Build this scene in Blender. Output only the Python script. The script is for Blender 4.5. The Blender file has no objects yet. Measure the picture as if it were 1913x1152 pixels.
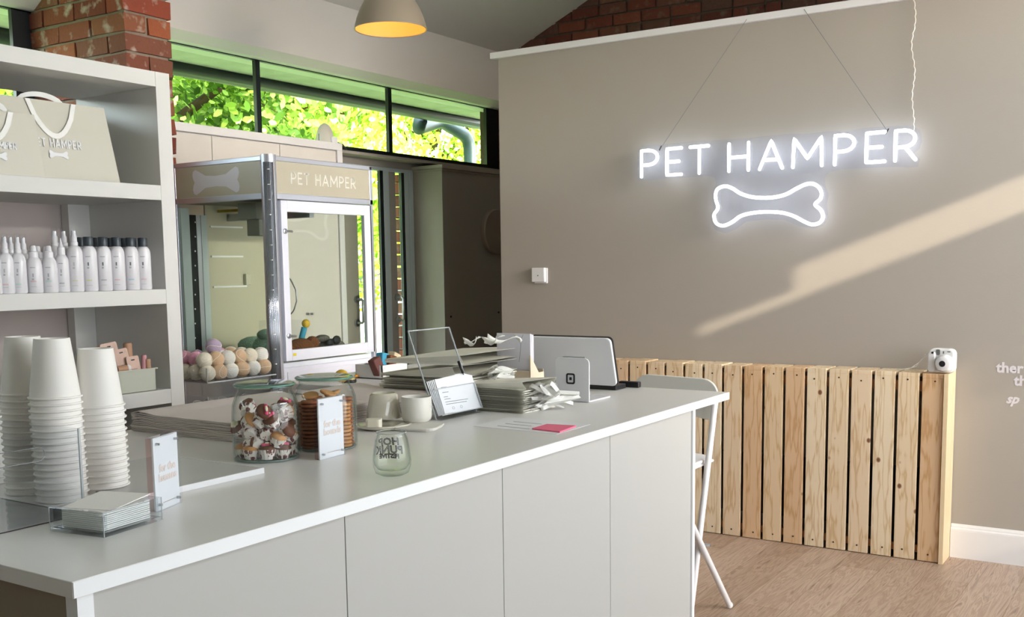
import bpy, bmesh, math, random
import numpy as np
from mathutils import Vector, Matrix, Euler
R = math.radians
scn = bpy.context.scene
COL = scn.collection
rnd = random.Random(7)

# ------------------------------------------------------------------ camera
F, CX, CY = 1957.0, 956.5, 717.5
YAW, PIT, ROL = R(-33.03), R(-6.42), R(-0.77)
HC = 1.40
O = Vector((0, 0, HC))
_f = Vector((math.sin(YAW)*math.cos(PIT), math.cos(YAW)*math.cos(PIT), math.sin(PIT)))
_r0 = Vector((math.cos(YAW), -math.sin(YAW), 0)); _u0 = _r0.cross(_f)
_r = math.cos(ROL)*_r0 + math.sin(ROL)*_u0
_u = -math.sin(ROL)*_r0 + math.cos(ROL)*_u0
cd = bpy.data.cameras.new('camera'); cam = bpy.data.objects.new('camera', cd); COL.objects.link(cam)
M = Matrix((( _r.x, _u.x, -_f.x), (_r.y, _u.y, -_f.y), (_r.z, _u.z, -_f.z))).to_4x4()
M.translation = O
cam.matrix_world = M
cd.sensor_fit = 'HORIZONTAL'; cd.sensor_width = 36.0; cd.lens = F/1913.0*36.0
cd.shift_x = 0.0; cd.shift_y = (CY-576.0)/1913.0
cd.clip_start = 0.02; cd.clip_end = 200
scn.camera = cam

def ray(x, y): return (x-CX)/F*_r - (y-CY)/F*_u + _f
def onz(x, y, z): d = ray(x, y); return O + d*((z-O.z)/d.z)
def onx(x, y, X): d = ray(x, y); return O + d*((X-O.x)/d.x)
def ony(x, y, Y): d = ray(x, y); return O + d*((Y-O.y)/d.y)

# ------------------------------------------------------------------ light
scn.view_settings.view_transform = 'Standard'; scn.view_settings.look = 'None'
scn.view_settings.gamma = 1.0; scn.view_settings.exposure = -0.14
scn.view_settings.use_curve_mapping = False
w = bpy.data.worlds.new('sky'); scn.world = w; w.use_nodes = True
nt = w.node_tree; bg = nt.nodes['Background']
sky = nt.nodes.new('ShaderNodeTexSky'); sky.sky_type = 'NISHITA'; sky.sun_disc = False
sky.sun_elevation = R(24); sky.sun_rotation = R(100); sky.air_density = 1.0; sky.dust_density = 2.0
hs = nt.nodes.new('ShaderNodeHueSaturation'); hs.inputs['Saturation'].default_value = 0.45
nt.links.new(sky.outputs[0], hs.inputs['Color']); nt.links.new(hs.outputs[0], bg.inputs['Color'])
bg.inputs['Strength'].default_value = 4.6
# sun: low, from the right and behind, through an assumed narrow high opening in the right wall
sd = Vector((-0.9, 0.6, -0.3456)).normalized()
sl = bpy.data.lights.new('sun', 'SUN'); so = bpy.data.objects.new('sun', sl); COL.objects.link(so)
so.rotation_euler = sd.to_track_quat('-Z', 'Y').to_euler(); so.location = (6, -4, 6)
sl.energy = 5.4; sl.angle = R(0.7); sl.color = (1.0, 0.87, 0.66)
def area(name, loc, direction, sx, sy, e, col=(1, 1, 1)):
    l = bpy.data.lights.new(name, 'AREA'); l.shape = 'RECTANGLE'; l.size = sx; l.size_y = sy; l.energy = e; l.color = col
    o = bpy.data.objects.new(name, l); COL.objects.link(o); o.location = loc
    o.rotation_euler = Vector(direction).to_track_quat('-Z', 'Y').to_euler(); return o
area('right_fill_light', (1.62, 2.75, 1.62), (-1, 0.02, -0.05), 4.2, 2.1, 122, (0.89, 0.955, 1.0))  # unseen area lamp added before the right wall, for daylight assumed from that side
area('side_fill_light', (1.62, 4.45, 0.75), (-1, 0.35, -0.05), 1.3, 1.3, 14, (1.0, 0.95, 0.88))  # unseen fill lamp added to brighten the low right of the sign wall
area('rear_fill_light', (-1.2, -2.5, 1.9), (0, 1, 0), 2.2, 1.2, 2.5, (0.95, 0.97, 1.0))  # weak fill lamp added in front of the solid rear wall

# ------------------------------------------------------------------ helpers
class MB:
    def __init__(s): s.v = []; s.f = []; s.m = Matrix.Identity(4)
    def at(s, m=None): s.m = m if m else Matrix.Identity(4); return s
    def add(s, vs, fs):
        b = len(s.v); s.v += [s.m @ Vector(v) for v in vs]; s.f += [tuple(b+i for i in f) for f in fs]; return s
    def box(s, x0, x1, y0, y1, z0, z1):
        return s.add([(x0,y0,z0),(x1,y0,z0),(x1,y1,z0),(x0,y1,z0),(x0,y0,z1),(x1,y0,z1),(x1,y1,z1),(x0,y1,z1)],
            [(0,3,2,1),(4,5,6,7),(0,1,5,4),(1,2,6,5),(2,3,7,6),(3,0,4,7)])
    def prism(s, pts, z0, z1):        # polygon in local xy, extruded along local z
        n = len(pts)
        a = sum(pts[i][0]*pts[(i+1)%n][1]-pts[(i+1)%n][0]*pts[i][1] for i in range(n))
        if a < 0: pts = pts[::-1]
        vs = [(p[0],p[1],z0) for p in pts]+[(p[0],p[1],z1) for p in pts]
        fs = [tuple(range(n-1,-1,-1)), tuple(range(n,2*n))]+[(i,(i+1)%n,n+(i+1)%n,n+i) for i in range(n)]
        return s.add(vs, fs)
    def lathe(s, prof, n=32, cap0=True, cap1=True, ax=(0,0,0)):   # profile (r,z)
        vs = []; fs = []
        for r, z in prof:
            for k in range(n):
                a = 2*math.pi*k/n; vs.append((ax[0]+r*math.cos(a), ax[1]+r*math.sin(a), ax[2]+z))
        for j in range(len(prof)-1):
            for k in range(n): fs.append((j*n+k, j*n+(k+1)%n, (j+1)*n+(k+1)%n, (j+1)*n+k))
        if cap0: fs.append(tuple(range(n-1,-1,-1)))
        if cap1: fs.append(tuple((len(prof)-1)*n+k for k in range(n)))
        return s.add(vs, fs)
    def tube(s, pts, r, n=8, closed=False, cap=True):
        P = [Vector(p) for p in pts]; m = len(P); vs = []; fs = []; up = None
        rr = r if isinstance(r, (list, tuple)) else [r]*m
        for i in range(m):
            if closed: d = P[(i+1)%m]-P[i-1]
            else: d = P[min(i+1,m-1)]-P[max(i-1,0)]
            d.normalize()
            if up is None: up = d.orthogonal().normalized()
            up = (up-d*up.dot(d)); up = up.normalized() if up.length > 1e-6 else d.orthogonal().normalized()
            q = d.cross(up)
            for k in range(n):
                a = 2*math.pi*k/n; vs.append(P[i]+(up*math.cos(a)+q*math.sin(a))*rr[i])
        for i in range(m if closed else m-1):
            j = (i+1)%m
            for k in range(n): fs.append((i*n+k, i*n+(k+1)%n, j*n+(k+1)%n, j*n+k))
        if not closed and cap: fs.append(tuple(range(n-1,-1,-1))); fs.append(tuple((m-1)*n+k for k in range(n)))
        return s.add(vs, fs)
    def sphere(s, c, r, n=16, sc=(1,1,1)):
        h = n//2; prof = [(max(1e-5, r*math.sin(math.pi*i/h)), -r*math.cos(math.pi*i/h)) for i in range(h+1)]
        mm = s.m; s.m = mm @ Matrix.Translation(c) @ Matrix.Diagonal((sc[0],sc[1],sc[2],1)); s.lathe(prof, n); s.m = mm; return s
    def strip(s, pts, nrm, w, t=0.0006):     # flat ribbon following pts, width along nrm
        vs = []; fs = []; P = [Vector(p) for p in pts]; m = len(P)
        for i, p in enumerate(P):
            wd = Vector(nrm[i] if isinstance(nrm, list) else nrm).normalized()*w/2
            d = (P[min(i+1,m-1)]-P[max(i-1,0)]).normalized(); k = wd.cross(d).normalized()*t
            vs += [p-wd-k, p+wd-k, p+wd+k, p-wd+k]
        for i in range(m-1):
            for k in range(4): fs.append((i*4+k, i*4+(k+1)%4, i*4+4+(k+1)%4, i*4+4+k))
        fs += [(3,2,1,0), tuple((m-1)*4+k for k in range(4))]
        return s.add(vs, fs)
    def build(s, name, mat, parent=None, smooth=False, world=True, bevel=0, seg=2, origin=None):
        me = bpy.data.meshes.new(name)
        base = Matrix.Identity(4)
        if parent is not None and world: base = WM[parent.name]
        elif parent is None:
            if origin is None:
                vs = s.v; xs = [v.x for v in vs]; ys = [v.y for v in vs]; zs = [v.z for v in vs]
                origin = ((min(xs)+max(xs))/2, (min(ys)+max(ys))/2, min(zs))
            base = Matrix.Translation(origin)
        inv = base.inverted()
        vv = [inv @ v for v in s.v] if (world or parent is None) else s.v
        me.from_pydata([tuple(v) for v in vv], [], s.f)
        bm = bmesh.new(); bm.from_mesh(me); bmesh.ops.recalc_face_normals(bm, faces=bm.faces); bm.to_mesh(me); bm.free()
        o = bpy.data.objects.new(name, me); COL.objects.link(o)
        if parent is not None: o.parent = parent; WM[o.name] = (WM[parent.name] if True else base)
        else: o.location = origin; WM[o.name] = base
        if parent is not None: WM[o.name] = WM[parent.name].copy()
        if mat: me.materials.append(mat)
        if smooth:
            for p in me.polygons: p.use_smooth = True
            if smooth == 'auto':
                for p in me.polygons: p.use_smooth = True
                m = o.modifiers.new('es', 'EDGE_SPLIT'); m.split_angle = R(38)
        if bevel:
            b = o.modifiers.new('bevel', 'BEVEL'); b.width = bevel; b.segments = seg; b.limit_method = 'ANGLE'; b.angle_limit = R(40)
        return o
WM = {}
def thing(name, label, cat, loc=(0,0,0), rz=0, group=None):
    o = bpy.data.objects.new(name, None); COL.objects.link(o); o.location = loc; o.rotation_euler = (0,0,rz)
    o.empty_display_size = 0.05
    o['label'] = label; o['category'] = cat
    if group: o['group'] = group
    WM[o.name] = Matrix.Translation(loc) @ Matrix.Rotation(rz, 4, 'Z'); return o
def tag(o, label, cat, group=None, kind=None):
    o['label'] = label; o['category'] = cat
    if group: o['group'] = group
    if kind: o['kind'] = kind
    return o
def struct(o, label=None):
    o['kind'] = 'structure'
    o['label'] = label or o.name; o['category'] = 'structure'
    return o
def dup(o, loc=None, rot=None, label=None, scale=None):
    r = o.copy(); COL.objects.link(r)
    if loc is not None: r.location = loc
    if rot is not None: r.rotation_euler = rot
    if scale is not None: r.scale = scale
    if label: r['label'] = label
    for ch in list(o.children):
        c = ch.copy(); COL.objects.link(c); c.parent = r
        for g in list(ch.children):
            d = g.copy(); COL.objects.link(d); d.parent = c
    return r
ORD = ['', 'first','second','third','fourth','fifth','sixth','seventh','eighth','ninth','tenth','eleventh','twelfth','thirteenth','fourteenth','fifteenth','sixteenth','seventeenth','eighteenth','nineteenth','twentieth','twenty-first','twenty-second','twenty-third','twenty-fourth']
def frame(origin, u, v):     # local x=u, y=v, z=normal
    u = Vector(u).normalized(); v = Vector(v); v = (v-u*v.dot(u)).normalized(); n = u.cross(v)
    m = Matrix(((u.x,v.x,n.x,origin[0]),(u.y,v.y,n.y,origin[1]),(u.z,v.z,n.z,origin[2]),(0,0,0,1))); return m
# materials
def srgb(c):
    if isinstance(c, str): c = tuple(int(c[i:i+2],16)/255 for i in (1,3,5))
    return tuple((x/12.92 if x <= 0.04045 else ((x+0.055)/1.055)**2.4) for x in c)+(1.0,)
def mat(name, col, rough=0.5, metal=0.0, var=0.04, scale=8.0, bump=0.0, bscale=60, spec=0.5, coat=0, trans=0, emis=None, estr=0, sss=0, alpha=1):
    m = bpy.data.materials.new(name); m.use_nodes = True; t = m.node_tree; N = t.nodes; L = t.links; b = N['Principled BSDF']
    c = srgb(col); tc = N.new('ShaderNodeTexCoord')
    nz = N.new('ShaderNodeTexNoise'); nz.inputs['Scale'].default_value = scale; nz.inputs['Detail'].default_value = 4
    L.new(tc.outputs['Object'], nz.inputs['Vector'])
    mx = N.new('ShaderNodeMix'); mx.data_type = 'RGBA'
    mx.inputs[6].default_value = tuple(max(0,x*(1-var)) for x in c[:3])+(1,); mx.inputs[7].default_value = tuple(min(1,x*(1+var)) for x in c[:3])+(1,)
    L.new(nz.outputs['Fac'], mx.inputs[0]); L.new(mx.outputs[2], b.inputs['Base Color'])
    b.inputs['Roughness'].default_value = rough; b.inputs['Metallic'].default_value = metal
    b.inputs['Specular IOR Level'].default_value = spec; b.inputs['Coat Weight'].default_value = coat
    b.inputs['Transmission Weight'].default_value = trans; b.inputs['Alpha'].default_value = alpha
    if sss: b.inputs['Subsurface Weight'].default_value = sss; b.inputs['Subsurface Radius'].default_value = (0.01,0.01,0.01)
    if emis: b.inputs['Emission Color'].default_value = srgb(emis); b.inputs['Emission Strength'].default_value = estr
    if bump:
        n2 = N.new('ShaderNodeTexNoise'); n2.inputs['Scale'].default_value = bscale; n2.inputs['Detail'].default_value = 5
        L.new(tc.outputs['Object'], n2.inputs['Vector']); bp = N.new('ShaderNodeBump'); bp.inputs['Strength'].default_value = bump; bp.inputs['Distance'].default_value = 0.01
        L.new(n2.outputs['Fac'], bp.inputs['Height']); L.new(bp.outputs['Normal'], b.inputs['Normal'])
    return m
def clear(name, tint='#ffffff', edge='#d8e8e4', refl=1.0, edgeamt=0.5, rough=0.02):
    # clear sheet: see-through, mirror-like at grazing angles, slightly tinted towards its edges
    m = bpy.data.materials.new(name); m.use_nodes = True; t = m.node_tree; N = t.nodes; L = t.links
    N.remove(N['Principled BSDF']); out = N['Material Output']
    tr = N.new('ShaderNodeBsdfTransparent'); gl = N.new('ShaderNodeBsdfGlossy'); gl.inputs['Roughness'].default_value = rough
    lw = N.new('ShaderNodeLayerWeight'); lw.inputs['Blend'].default_value = 0.5
    nz = N.new('ShaderNodeTexNoise'); nz.inputs['Scale'].default_value = 3
    mc = N.new('ShaderNodeMix'); mc.data_type = 'RGBA'; mc.inputs[6].default_value = srgb(tint); mc.inputs[7].default_value = srgb(edge)
    p3 = N.new('ShaderNodeMath'); p3.operation = 'POWER'; p3.inputs[1].default_value = 3.0; L.new(lw.outputs['Facing'], p3.inputs[0])
    mu = N.new('ShaderNodeMath'); mu.operation = 'MULTIPLY'; mu.inputs[1].default_value = edgeamt
    L.new(p3.outputs[0], mu.inputs[0]); L.new(mu.outputs[0], mc.inputs[0]); L.new(mc.outputs[2], tr.inputs['Color'])
    l2 = N.new('ShaderNodeLayerWeight'); l2.inputs['Blend'].default_value = 0.5
    pw = N.new('ShaderNodeMath'); pw.operation = 'POWER'; pw.inputs[1].default_value = 5.0; L.new(l2.outputs['Facing'], pw.inputs[0])
    m2 = N.new('ShaderNodeMath'); m2.operation = 'MULTIPLY_ADD'; m2.inputs[1].default_value = 0.9*refl; m2.inputs[2].default_value = 0.035*refl; L.new(pw.outputs[0], m2.inputs[0])
    ms = N.new('ShaderNodeMixShader'); L.new(m2.outputs[0], ms.inputs[0]); L.new(tr.outputs[0], ms.inputs[1]); L.new(gl.outputs[0], ms.inputs[2])
    L.new(ms.outputs[0], out.inputs['Surface']); return m
def textured(name, fn, rough=0.6, bump=0):
    m = bpy.data.materials.new(name); m.use_nodes = True; t = m.node_tree; b = t.nodes['Principled BSDF']; b.inputs['Roughness'].default_value = rough
    fn(t, t.nodes, t.links, b); return m
def ramp(N, L, src, stops):
    r = N.new('ShaderNodeValToRGB'); e = r.color_ramp.elements
    while len(e) < len(stops): e.new(0.5)
    for i, (p, c) in enumerate(stops): e[i].position = p; e[i].color = srgb(c)
    L.new(src, r.inputs[0]); return r

def brick_fn(light=False, dark=False):
    def fn(t, N, L, b):
        geo = N.new('ShaderNodeNewGeometry')
        if dark: st = [(0,'#4a2620'),(0.25,'#6b3226'),(0.45,'#5b2f26'),(0.62,'#7b3d2c'),(0.8,'#5a3c34'),(1,'#704838')]
        else: st = [(0,'#6a3024'),(0.2,'#87402c'),(0.4,'#7a4c3a'),(0.55,'#964630'),(0.7,'#75543f'),(0.86,'#9c5636'),(1,'#7a4034')]
        r = ramp(N, L, geo.outputs['Random Per Island'], st)
        tc = N.new('ShaderNodeTexCoord'); nz = N.new('ShaderNodeTexNoise'); nz.inputs['Scale'].default_value = 14; nz.inputs['Detail'].default_value = 6
        L.new(tc.outputs['Object'], nz.inputs['Vector'])
        mr = ramp(N, L, nz.outputs['Fac'], [(0.40,'#000000'),(0.56,'#000000'),(0.70 if not dark else 0.9,'#ffffff')])
        mx = N.new('ShaderNodeMix'); mx.data_type = 'RGBA'; L.new(mr.outputs[0], mx.inputs[0]); L.new(r.outputs[0], mx.inputs[6]); mx.inputs[7].default_value = srgb('#b9a698' if not dark else '#7d6a60')
        L.new(mx.outputs[2], b.inputs['Base Color'])
        n2 = N.new('ShaderNodeTexNoise'); n2.inputs['Scale'].default_value = 55; n2.inputs['Detail'].default_value = 6; L.new(tc.outputs['Object'], n2.inputs['Vector'])
        bp = N.new('ShaderNodeBump'); bp.inputs['Strength'].default_value = 0.7; bp.inputs['Distance'].default_value = 0.008
        L.new(n2.outputs['Fac'], bp.inputs['Height']); L.new(bp.outputs['Normal'], b.inputs['Normal'])
    return fn
def pine_fn(t, N, L, b):
    tc = N.new('ShaderNodeTexCoord'); oi = N.new('ShaderNodeObjectInfo')
    off = N.new('ShaderNodeVectorMath'); off.operation = 'SCALE'; off.inputs['Scale'].default_value = 37.0
    cb = N.new('ShaderNodeCombineXYZ')
    for i in range(3): L.new(oi.outputs['Random'], cb.inputs[i])
    L.new(cb.outputs[0], off.inputs[0])
    ad = N.new('ShaderNodeVectorMath'); ad.operation = 'ADD'; L.new(tc.outputs['Object'], ad.inputs[0]); L.new(off.outputs[0], ad.inputs[1])
    # knots
    mpk = N.new('ShaderNodeMapping'); mpk.inputs['Scale'].default_value = (9.5, 0.0, 7.5); L.new(ad.outputs[0], mpk.inputs['Vector'])
    vo = N.new('ShaderNodeTexVoronoi'); vo.inputs['Scale'].default_value = 1.0; L.new(mpk.outputs[0], vo.inputs['Vector'])
    mp = N.new('ShaderNodeMapping'); mp.inputs['Scale'].default_value = (20, 20, 0.9); L.new(ad.outputs[0], mp.inputs['Vector'])
    nz = N.new('ShaderNodeTexNoise'); nz.inputs['Scale'].default_value = 1.4; nz.inputs['Detail'].default_value = 3; nz.inputs['Distortion'].default_value = 0.6
    L.new(mp.outputs[0], nz.inputs['Vector'])
    mt = N.new('ShaderNodeMath'); mt.operation = 'MULTIPLY'; mt.inputs[1].default_value = 22.0; L.new(nz.outputs['Fac'], mt.inputs[0])
    mb = N.new('ShaderNodeMath'); mb.operation = 'MULTIPLY'; mb.inputs[1].default_value = -6.0; L.new(vo.outputs['Distance'], mb.inputs[0])
    ma = N.new('ShaderNodeMath'); ma.operation = 'ADD'; L.new(mt.outputs[0], ma.inputs[0]); L.new(mb.outputs[0], ma.inputs[1])
    sn = N.new('ShaderNodeMath'); sn.operation = 'SINE'; L.new(ma.outputs[0], sn.inputs[0])
    gr = ramp(N, L, sn.outputs[0], [(0.0,'#ecdabe'),(0.5,'#e8d4b4'),(0.85,'#e0c8a4'),(1.0,'#d6ba94')])
    tint = ramp(N, L, oi.outputs['Random'], [(0,'#f4e9dc'),(0.5,'#ffffff'),(1,'#ecd6c4')])
    mx = N.new('ShaderNodeMix'); mx.data_type = 'RGBA'; mx.blend_type = 'MULTIPLY'; mx.inputs[0].default_value = 1; L.new(gr.outputs[0], mx.inputs[6]); L.new(tint.outputs[0], mx.inputs[7])
    kn = ramp(N, L, vo.outputs['Distance'], [(0.0,'#000000'),(0.07,'#303030'),(0.115,'#ffffff')])
    # keep only some cells as knots
    sc = N.new('ShaderNodeSeparateColor'); L.new(vo.outputs['Color'], sc.inputs[0])
    gt = N.new('ShaderNodeMath'); gt.operation = 'GREATER_THAN'; gt.inputs[1].default_value = 0.42; L.new(sc.outputs[0], gt.inputs[0])
    mxx = N.new('ShaderNodeMath'); mxx.operation = 'MAXIMUM'; L.new(kn.outputs[0], mxx.inputs[0]); L.new(gt.outputs[0], mxx.inputs[1])
    m3 = N.new('ShaderNodeMix'); m3.data_type = 'RGBA'; L.new(mxx.outputs[0], m3.inputs[0]); m3.inputs[6].default_value = srgb('#7c4e2e'); L.new(mx.outputs[2], m3.inputs[7])
    L.new(m3.outputs[2], b.inputs['Base Color'])
def floor_fn(t, N, L, b):
    tc = N.new('ShaderNodeTexCoord')
    mp = N.new('ShaderNodeMapping'); mp.inputs['Rotation'].default_value = (0,0,R(90)); L.new(tc.outputs['Object'], mp.inputs['Vector'])
    br = N.new('ShaderNodeTexBrick'); br.inputs['Scale'].default_value = 1.0; br.inputs['Brick Width'].default_value = 1.2; br.inputs['Row Height'].default_value = 0.19
    br.inputs['Mortar Size'].default_value = 0.0012; br.inputs['Color1'].default_value = srgb('#b7a393'); br.inputs['Color2'].default_value = srgb('#cbb9ab'); br.inputs['Mortar'].default_value = srgb('#9a8474'); br.offset = 0.37
    L.new(mp.outputs[0], br.inputs['Vector'])
    m2 = N.new('ShaderNodeMapping'); m2.inputs['Scale'].default_value = (1.4, 16, 1); L.new(mp.outputs[0], m2.inputs['Vector'])
    nz = N.new('ShaderNodeTexNoise'); nz.inputs['Scale'].default_value = 1.6; nz.inputs['Detail'].default_value = 7; nz.inputs['Distortion'].default_value = 2.2; L.new(m2.outputs[0], nz.inputs['Vector'])
    gr = ramp(N, L, nz.outputs['Fac'], [(0.30,'#a58d7c'),(0.46,'#f4ece4'),(0.56,'#c9b5a6'),(0.64,'#efe4da'),(0.8,'#ffffff')])
    mx = N.new('ShaderNodeMix'); mx.data_type = 'RGBA'; mx.blend_type = 'MULTIPLY'; mx.inputs[0].default_value = 0.8; L.new(br.outputs['Color'], mx.inputs[6]); L.new(gr.outputs[0], mx.inputs[7])
    L.new(mx.outputs[2], b.inputs['Base Color'])
def liner_fn(t, N, L, b):
    tc = N.new('ShaderNodeTexCoord'); vo = N.new('ShaderNodeTexVoronoi'); vo.inputs['Scale'].default_value = 78; L.new(tc.outputs['Object'], vo.inputs['Vector'])
    v2 = N.new('ShaderNodeTexVoronoi'); v2.inputs['Scale'].default_value = 260; L.new(tc.outputs['Object'], v2.inputs['Vector'])
    ad = N.new('ShaderNodeMath'); ad.operation = 'ADD'; L.new(vo.outputs['Distance'], ad.inputs[0])
    m = N.new('ShaderNodeMath'); m.operation = 'MULTIPLY'; m.inputs[1].default_value = 0.35; L.new(v2.outputs['Distance'], m.inputs[0]); L.new(m.outputs[0], ad.inputs[1])
    r = ramp(N, L, ad.outputs[0], [(0.0,'#6a3a3c'),(0.52,'#7a4a4a'),(0.58,'#f0e6e0'),(1,'#efe6e2')]); L.new(r.outputs[0], b.inputs['Base Color'])

MT = dict(
 greige = mat('greige_wall_paint', '#a69f97', 0.72, var=0.02, scale=2, bump=0.05, bscale=120),
 ceil = mat('ceiling_paint', '#dcdad6', 0.8, var=0.02, scale=1.5, bump=0.03, bscale=90),
 white = mat('white_gloss_paint', '#e9e8ea', 0.35, var=0.01),
 whitep = mat('white_powder_coat', '#e6eaf2', 0.4, var=0.01),
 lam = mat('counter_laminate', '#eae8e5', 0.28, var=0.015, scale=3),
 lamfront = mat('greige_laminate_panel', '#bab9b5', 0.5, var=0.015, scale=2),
 lamedge = mat('white_edging', '#f2f4f6', 0.45, var=0.01),
 shelfm = mat('shelf_paint', '#e2e1dd', 0.55, var=0.02, scale=3),
 black = mat('black_frame', '#101a1e', 0.45, var=0.1),
 blackp = mat('black_plastic', '#191a1d', 0.4, var=0.1),
 steel = mat('brushed_steel', '#b9bcc0', 0.28, metal=1.0, var=0.05, bump=0.05, bscale=200),
 alu = mat('aluminium_profile', '#cfd2dc', 0.33, metal=0.75, var=0.03),
 olive = mat('machine_sign_panel', '#bdb6a2', 0.35, var=0.02),
 machpanel = mat('machine_back_panel', '#c9c4ae', 0.12, var=0.03),
 machwhite = mat('machine_white_panel', '#e8eaf6', 0.3, var=0.01),
 vinyl = mat('pale_vinyl', '#e9e6dc', 0.5, var=0.01),
 vinyl2 = mat('pale_lilac_vinyl', '#dcd6da', 0.5, var=0.01),
 card = mat('white_card', '#f1f1f3', 0.55, var=0.01, sss=0.0),
 paper = mat('paper_cup', '#f4f0ea', 0.5, var=0.015, bump=0.02),
 kraft = mat('off_white_paper_bag', '#ded4cf', 0.8, var=0.03, bump=0.15, bscale=30),
 bag = mat('greige_bag_card', '#d6d2c4', 0.5, var=0.02),
 bagf = mat('pale_folded_bag_card', '#e9e6da', 0.55, var=0.02),
 bagin = mat('bag_inside', '#a99f92', 0.7, var=0.03),
 ribbon = mat('white_ribbon', '#fbfaf6', 0.55, var=0.02, bump=0.05, bscale=300),
 napkin = mat('napkin_paper', '#faf7f3', 0.85, var=0.01, bump=0.1, bscale=200),
 bottle = mat('white_bottle_plastic', '#f0eef2', 0.28, var=0.01, coat=0.3),
 caps = mat('slate_grey_cap', '#3c454c', 0.35, var=0.05),
 printg = mat('grey_print', '#6d7276', 0.6, var=0.05),
 tub = mat('sage_metal_bin', '#c9ccbd', 0.5, var=0.02),
 pinkcard = mat('dusty_pink_card', '#d9b9a9', 0.6, var=0.02),
 tan = mat('tan_lid', '#bf9476', 0.5, var=0.03),
 rose = mat('rose_plastic', '#c98f96', 0.5, var=0.03),
 mug = mat('greige_ceramic', '#dedbd2', 0.45, var=0.02),
 glaze = mat('cream_glazed_ceramic', '#cfc9b8', 0.15, var=0.06, scale=20, coat=0.8),
 wax = mat('cream_wax', '#e9e2cf', 0.5, var=0.03, sss=0.0),
 slate = mat('grey_stone_slab', '#c3c3bf', 0.3, var=0.10, scale=6),
 neon = mat('neon_tube', '#ffffff', 0.4, emis='#f0f7ff', estr=6.0),
 shade = mat('taupe_lamp_shade', '#a69c8c', 0.3, metal=0.15, var=0.03),
 shadein = mat('warm_glow_shade_inside', '#e6bf78', 0.6, var=0.02),  # the lamp's warm glow is put into the lining colour
 bulb = mat('warm_bulb', '#ffffff', 0.4, emis='#ffc45e', estr=5.0),
 teal = mat('blue_grey_cover', '#c4cfd2', 0.5, var=0.03),
 pink = mat('pink_sticky_note', '#f0708f', 0.6, var=0.01),
 peach = mat('peach_ink', '#e8d8cf', 0.7, var=0.02),
 coin = mat('yellow_enamel', '#d9b03c', 0.35, var=0.05),
 orange = mat('orange_toy', '#f0a94a', 0.5, var=0.05),
 choc = mat('chocolate_sponge', '#6b4330', 0.7, var=0.15, scale=60, bump=0.3),
 caramel = mat('golden_biscuit', '#cc935c', 0.75, var=0.12, scale=50, bump=0.4),
 biscuit = mat('brown_biscuit', '#9c5e3a', 0.75, var=0.15, scale=50, bump=0.4),
 icing = mat('cream_icing', '#f0e6c6', 0.5, var=0.04),
 icingp = mat('pink_icing', '#e0527e', 0.45, var=0.06),
 liner = textured('paw_print_liner', liner_fn, 0.6),
 pine = textured('knotty_pine', pine_fn, 0.5),
 nail = mat('dark_screw', '#3a2a22', 0.5),
 endgrain = mat('pale_pine_edge', '#e2caa4', 0.55, var=0.05, scale=30),
 oak = textured('oak_laminate_floor', floor_fn, 0.42),
 brick = textured('red_brick', brick_fn(), 0.85),
 brickd = textured('dark_red_brick', brick_fn(dark=True), 0.85),
 mortar = mat('mortar', '#8d8072', 0.95, var=0.2, scale=30, bump=0.6),
 mortard = mat('dark_mortar', '#54463e', 0.95, var=0.2, scale=30, bump=0.6),
 concrete = mat('weathered_soffit_board', '#bfbfb6', 0.9, var=0.3, scale=7, bump=0.3),
 bark = mat('tree_bark', '#5c4a38', 0.9, var=0.3, scale=10, bump=0.6, bscale=20),
 grass = mat('lawn', '#84a060', 0.9, var=0.25, scale=20, bump=0.3),
 tarmac = mat('pale_tarmac', '#c2c2c0', 0.9, var=0.1),
 clear = clear('clear_acrylic', '#fdfeff', '#dfe5e8', 0.9, 0.4),
 pane = clear('window_glass', '#f8fbf8', '#e4ece8', 0.22, 0.2),
 jarg = clear('jar_glass', '#fefffe', '#a9c2bc', 0.8, 0.6),
 lidg = clear('green_tinted_glass_lid', '#f2faf7', '#6fa396', 1.5, 0.8),
 plush1 = mat('brown_plush', '#7a4a2c', 0.95, var=0.2, bump=0.8, bscale=150),
 plush2 = mat('grey_plush', '#6c6862', 0.95, var=0.2, bump=0.8, bscale=150),
 plush3 = mat('mint_plush', '#9fc3ae', 0.95, var=0.1, bump=0.8, bscale=150),
 blue = mat('turquoise_toy', '#3f9fc0', 0.6, var=0.1),
)
# ------------------------------------------------------------------ setting
XW, YG, YW, XR, YB = -4.8, 7.22, 5.221, 1.7, -2.6
XF = -4.68      # face of the wall above the windows
ZS, ZT = 2.20, 2.655
def leafmat(name, stops, rough=0.5):
    m = bpy.data.materials.new(name); m.use_nodes = True; t = m.node_tree; N = t.nodes; L = t.links; b = N['Principled BSDF']
    geo = N.new('ShaderNodeNewGeometry'); r = ramp(N, L, geo.outputs['Random Per Island'], stops)
    L.new(r.outputs[0], b.inputs['Base Color']); b.inputs['Roughness'].default_value = rough; b.inputs['Specular IOR Level'].default_value = 0.2
    tl = N.new('ShaderNodeBsdfTranslucent'); L.new(r.outputs[0], tl.inputs['Color'])
    ms = N.new('ShaderNodeMixShader'); ms.inputs[0].default_value = 0.35
    L.new(b.outputs[0], ms.inputs[1]); L.new(tl.outputs[0], ms.inputs[2]); L.new(ms.outputs[0], N['Material Output'].inputs['Surface']); return m
LEAF = leafmat('spring_leaves', [(0,'#6c9a2c'),(0.35,'#a6c840'),(0.7,'#cfe066'),(1,'#eef6a4')])
LEAFD = leafmat('dark_leaves', [(0,'#44662a'),(0.4,'#6a9236'),(0.75,'#a0c652'),(1,'#daee90')])

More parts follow.
